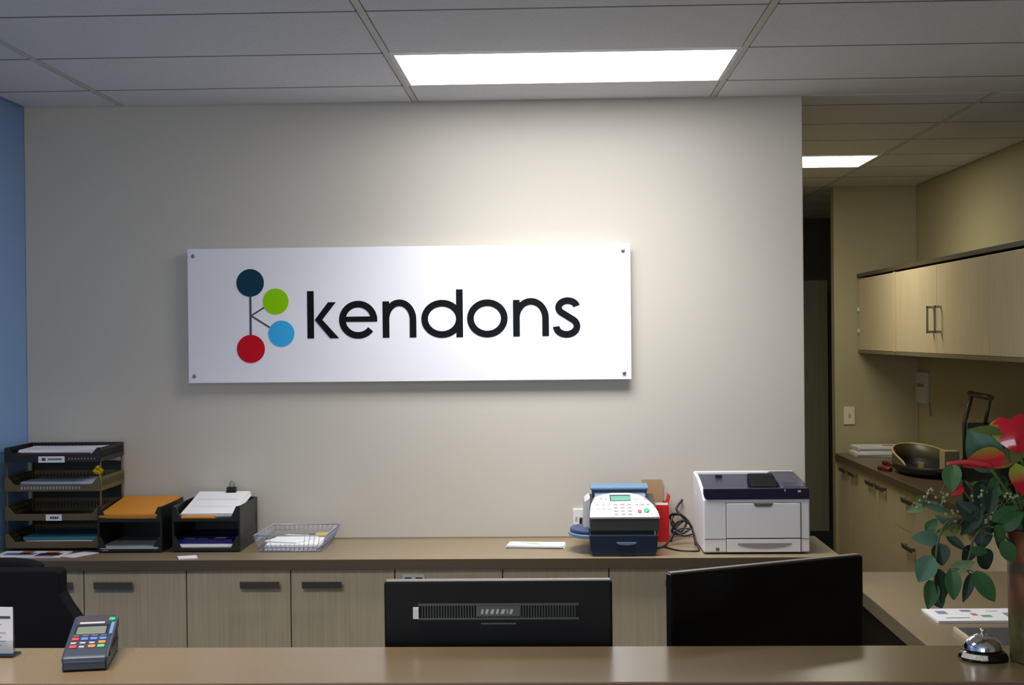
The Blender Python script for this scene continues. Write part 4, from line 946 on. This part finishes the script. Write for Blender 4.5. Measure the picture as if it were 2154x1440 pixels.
# light switch, wall panel
t = thing('light_switch', 'small white light switch on the corridor end wall', 'switch', (1.909, 3.5, 1.106))
MB().box(-0.036, 0.036, -0.010, 0, -0.058, 0.058).build('plate', mat('switch_ivory', srgb(226, 216, 196), 0.4), t, bevel=0.003)
MB().box(-0.008, 0.008, -0.014, -0.009, -0.012, 0.012).build('rocker', mat('switch_rocker', srgb(196, 186, 166), 0.4), t, bevel=0.002)
t = thing('wall_panel', 'pale narrow panel with a dark strip on wall below corridor cabinets', 'wall panel', (XW, 3.37, 1.285))
MB().box(-0.022, 0, -0.125, 0.125, -0.095, 0.105).build('panel', mat('panel_grey', srgb(196, 194, 188), 0.5), t, bevel=0.003)
MB().box(-0.024, -0.021, -0.08, 0.08, 0.010, 0.030).build('display_strip', mat('strip_grey', srgb(120, 120, 122), 0.5), t)
MB().tube([(-0.006, -0.15, -0.09), (-0.006, -0.165, -0.13), (-0.006, -0.17, -0.17)], 0.005, 6).build('cord', mat('cord_grey', srgb(150, 148, 138), 0.5), t)

# things on the side counter
sheets('magazine_pile', 'small pile of white magazines in the far corner of corridor worktop', 'magazines', (2.085, 3.33, SZ+0.0005), 0.36, 0.25, 5, 0.0, 0.012, PAPER, jit=0.012,
       marks=[(0.5, 0.75, 0.4, 0.7, mat('mag_red', srgb(190, 120, 110), 0.6)), (0.05, 0.3, 0.2, 0.3, INKL)])
def round_tray():
    t = thing('round_tray', 'dark oval desk tray with a pale curved rim on corridor worktop', 'tray', (2.05, 2.16, SZ), 0)
    DK = mat('tray_dark', srgb(34, 34, 38), 0.4); RM = mat('tray_rim', srgb(190, 172, 108), 0.45)
    sx, sy = 0.17, 0.36
    MB().lathe([(0.80, 0.0), (0.97, 0.03), (1.0, 0.058), (0.96, 0.058), (0.92, 0.03), (0.0, 0.014)], seg=48, sx=sx, sy=sy).build('bowl', DK, t)
    n = 36; m = MB(); q0, q1 = math.radians(-5), math.radians(205); inn = []; top = []
    for k in range(n+1):
        q = q0+(q1-q0)*k/n; h = 0.056+0.085*math.sin(PI*k/n)**0.6
        inn.append((sx*math.cos(q), sy*math.sin(q), 0.055)); top.append((sx*0.97*math.cos(q), sy*0.97*math.sin(q), h))
    for k in range(n):
        a, b, c, d = inn[k], inn[k+1], top[k+1], top[k]
        o = [tuple(Vector(p)*1.0+Vector((-p[0]*0.03, -p[1]*0.03, 0))) for p in (a, b, c, d)]
        m.add([a, b, c, d]+o, [(0,1,2,3), (7,6,5,4), (3,2,6,7)], 0, True)
    m.build('curved_back', mat('back_brown', srgb(84, 78, 58), 0.4), t)
    MB().tube(top, 0.0065, 6).build('rim', RM, t)
round_tray()
tag(MB().box(-0.04, 0.04, -0.05, 0.05, 0, 0.125).build('card_box', mat('box_tan', srgb(170, 156, 120), 0.6), loc=(2.122, 1.96, SZ+0.019), bevel=0.002), 'tan box standing inside the dark oval tray', 'box')
tag(MB().box(-0.004, 0.004, -0.06, 0.06, 0, 0.055).build('note_card', mat('card_tan', srgb(150, 140, 104), 0.6), loc=(1.99, 2.03, SZ+0.019)), 'small tan card upright at the front of the oval tray', 'card')
for (y, z_, lab) in ((2.60, 0.0, 'red marker pen lying on corridor worktop by the oval tray'), (2.30, 0.0, 'second red marker lying in front beside the oval tray')):
    x = 1.958 if y > 2.55 else 1.862
    t = thing('marker_pen', lab, 'pen', (x, y, SZ+0.0135), 0.3)
    MB().tube([(-0.0, -0.05, 0), (0, 0.045, 0)], 0.0125, 10).build('barrel', mat('marker_red', srgb(124, 30, 26), 0.4), t)
    MB().tube([(0, 0.046, 0), (0, 0.075, 0)], 0.0132, 10).build('cap', mat('marker_cap', srgb(70, 22, 22), 0.4), t)
# black machine with a U shaped lever
t = thing('binding_machine', 'black binding machine with a tall grey lever frame behind the flowers', 'office machine', (2.24, 1.23, SZ))
MB().box(-0.09, 0.095, -0.02, 0.50, 0.0, 0.31).build('body', BLACK, t, bevel=0.006)
MB().box(-0.09, 0.095, 0.5005, 0.615, 0.0, 0.11).build('base', BLACK, t, bevel=0.006)
m = MB(); m.tube([(-0.075, 0.590, 0.10), (-0.078, 0.590, 0.30), (-0.04, 0.575, 0.457)], 0.012, 8); m.tube([(-0.062, 0.300, 0.30), (-0.04, 0.270, 0.450)], 0.010, 8); m.tube([(-0.04, 0.62, 0.457), (-0.04, 0.25, 0.450)], 0.0145, 8)
m.build('lever_frame', mat('lever_grey', srgb(92, 88, 80), 0.4, 0.4), t)
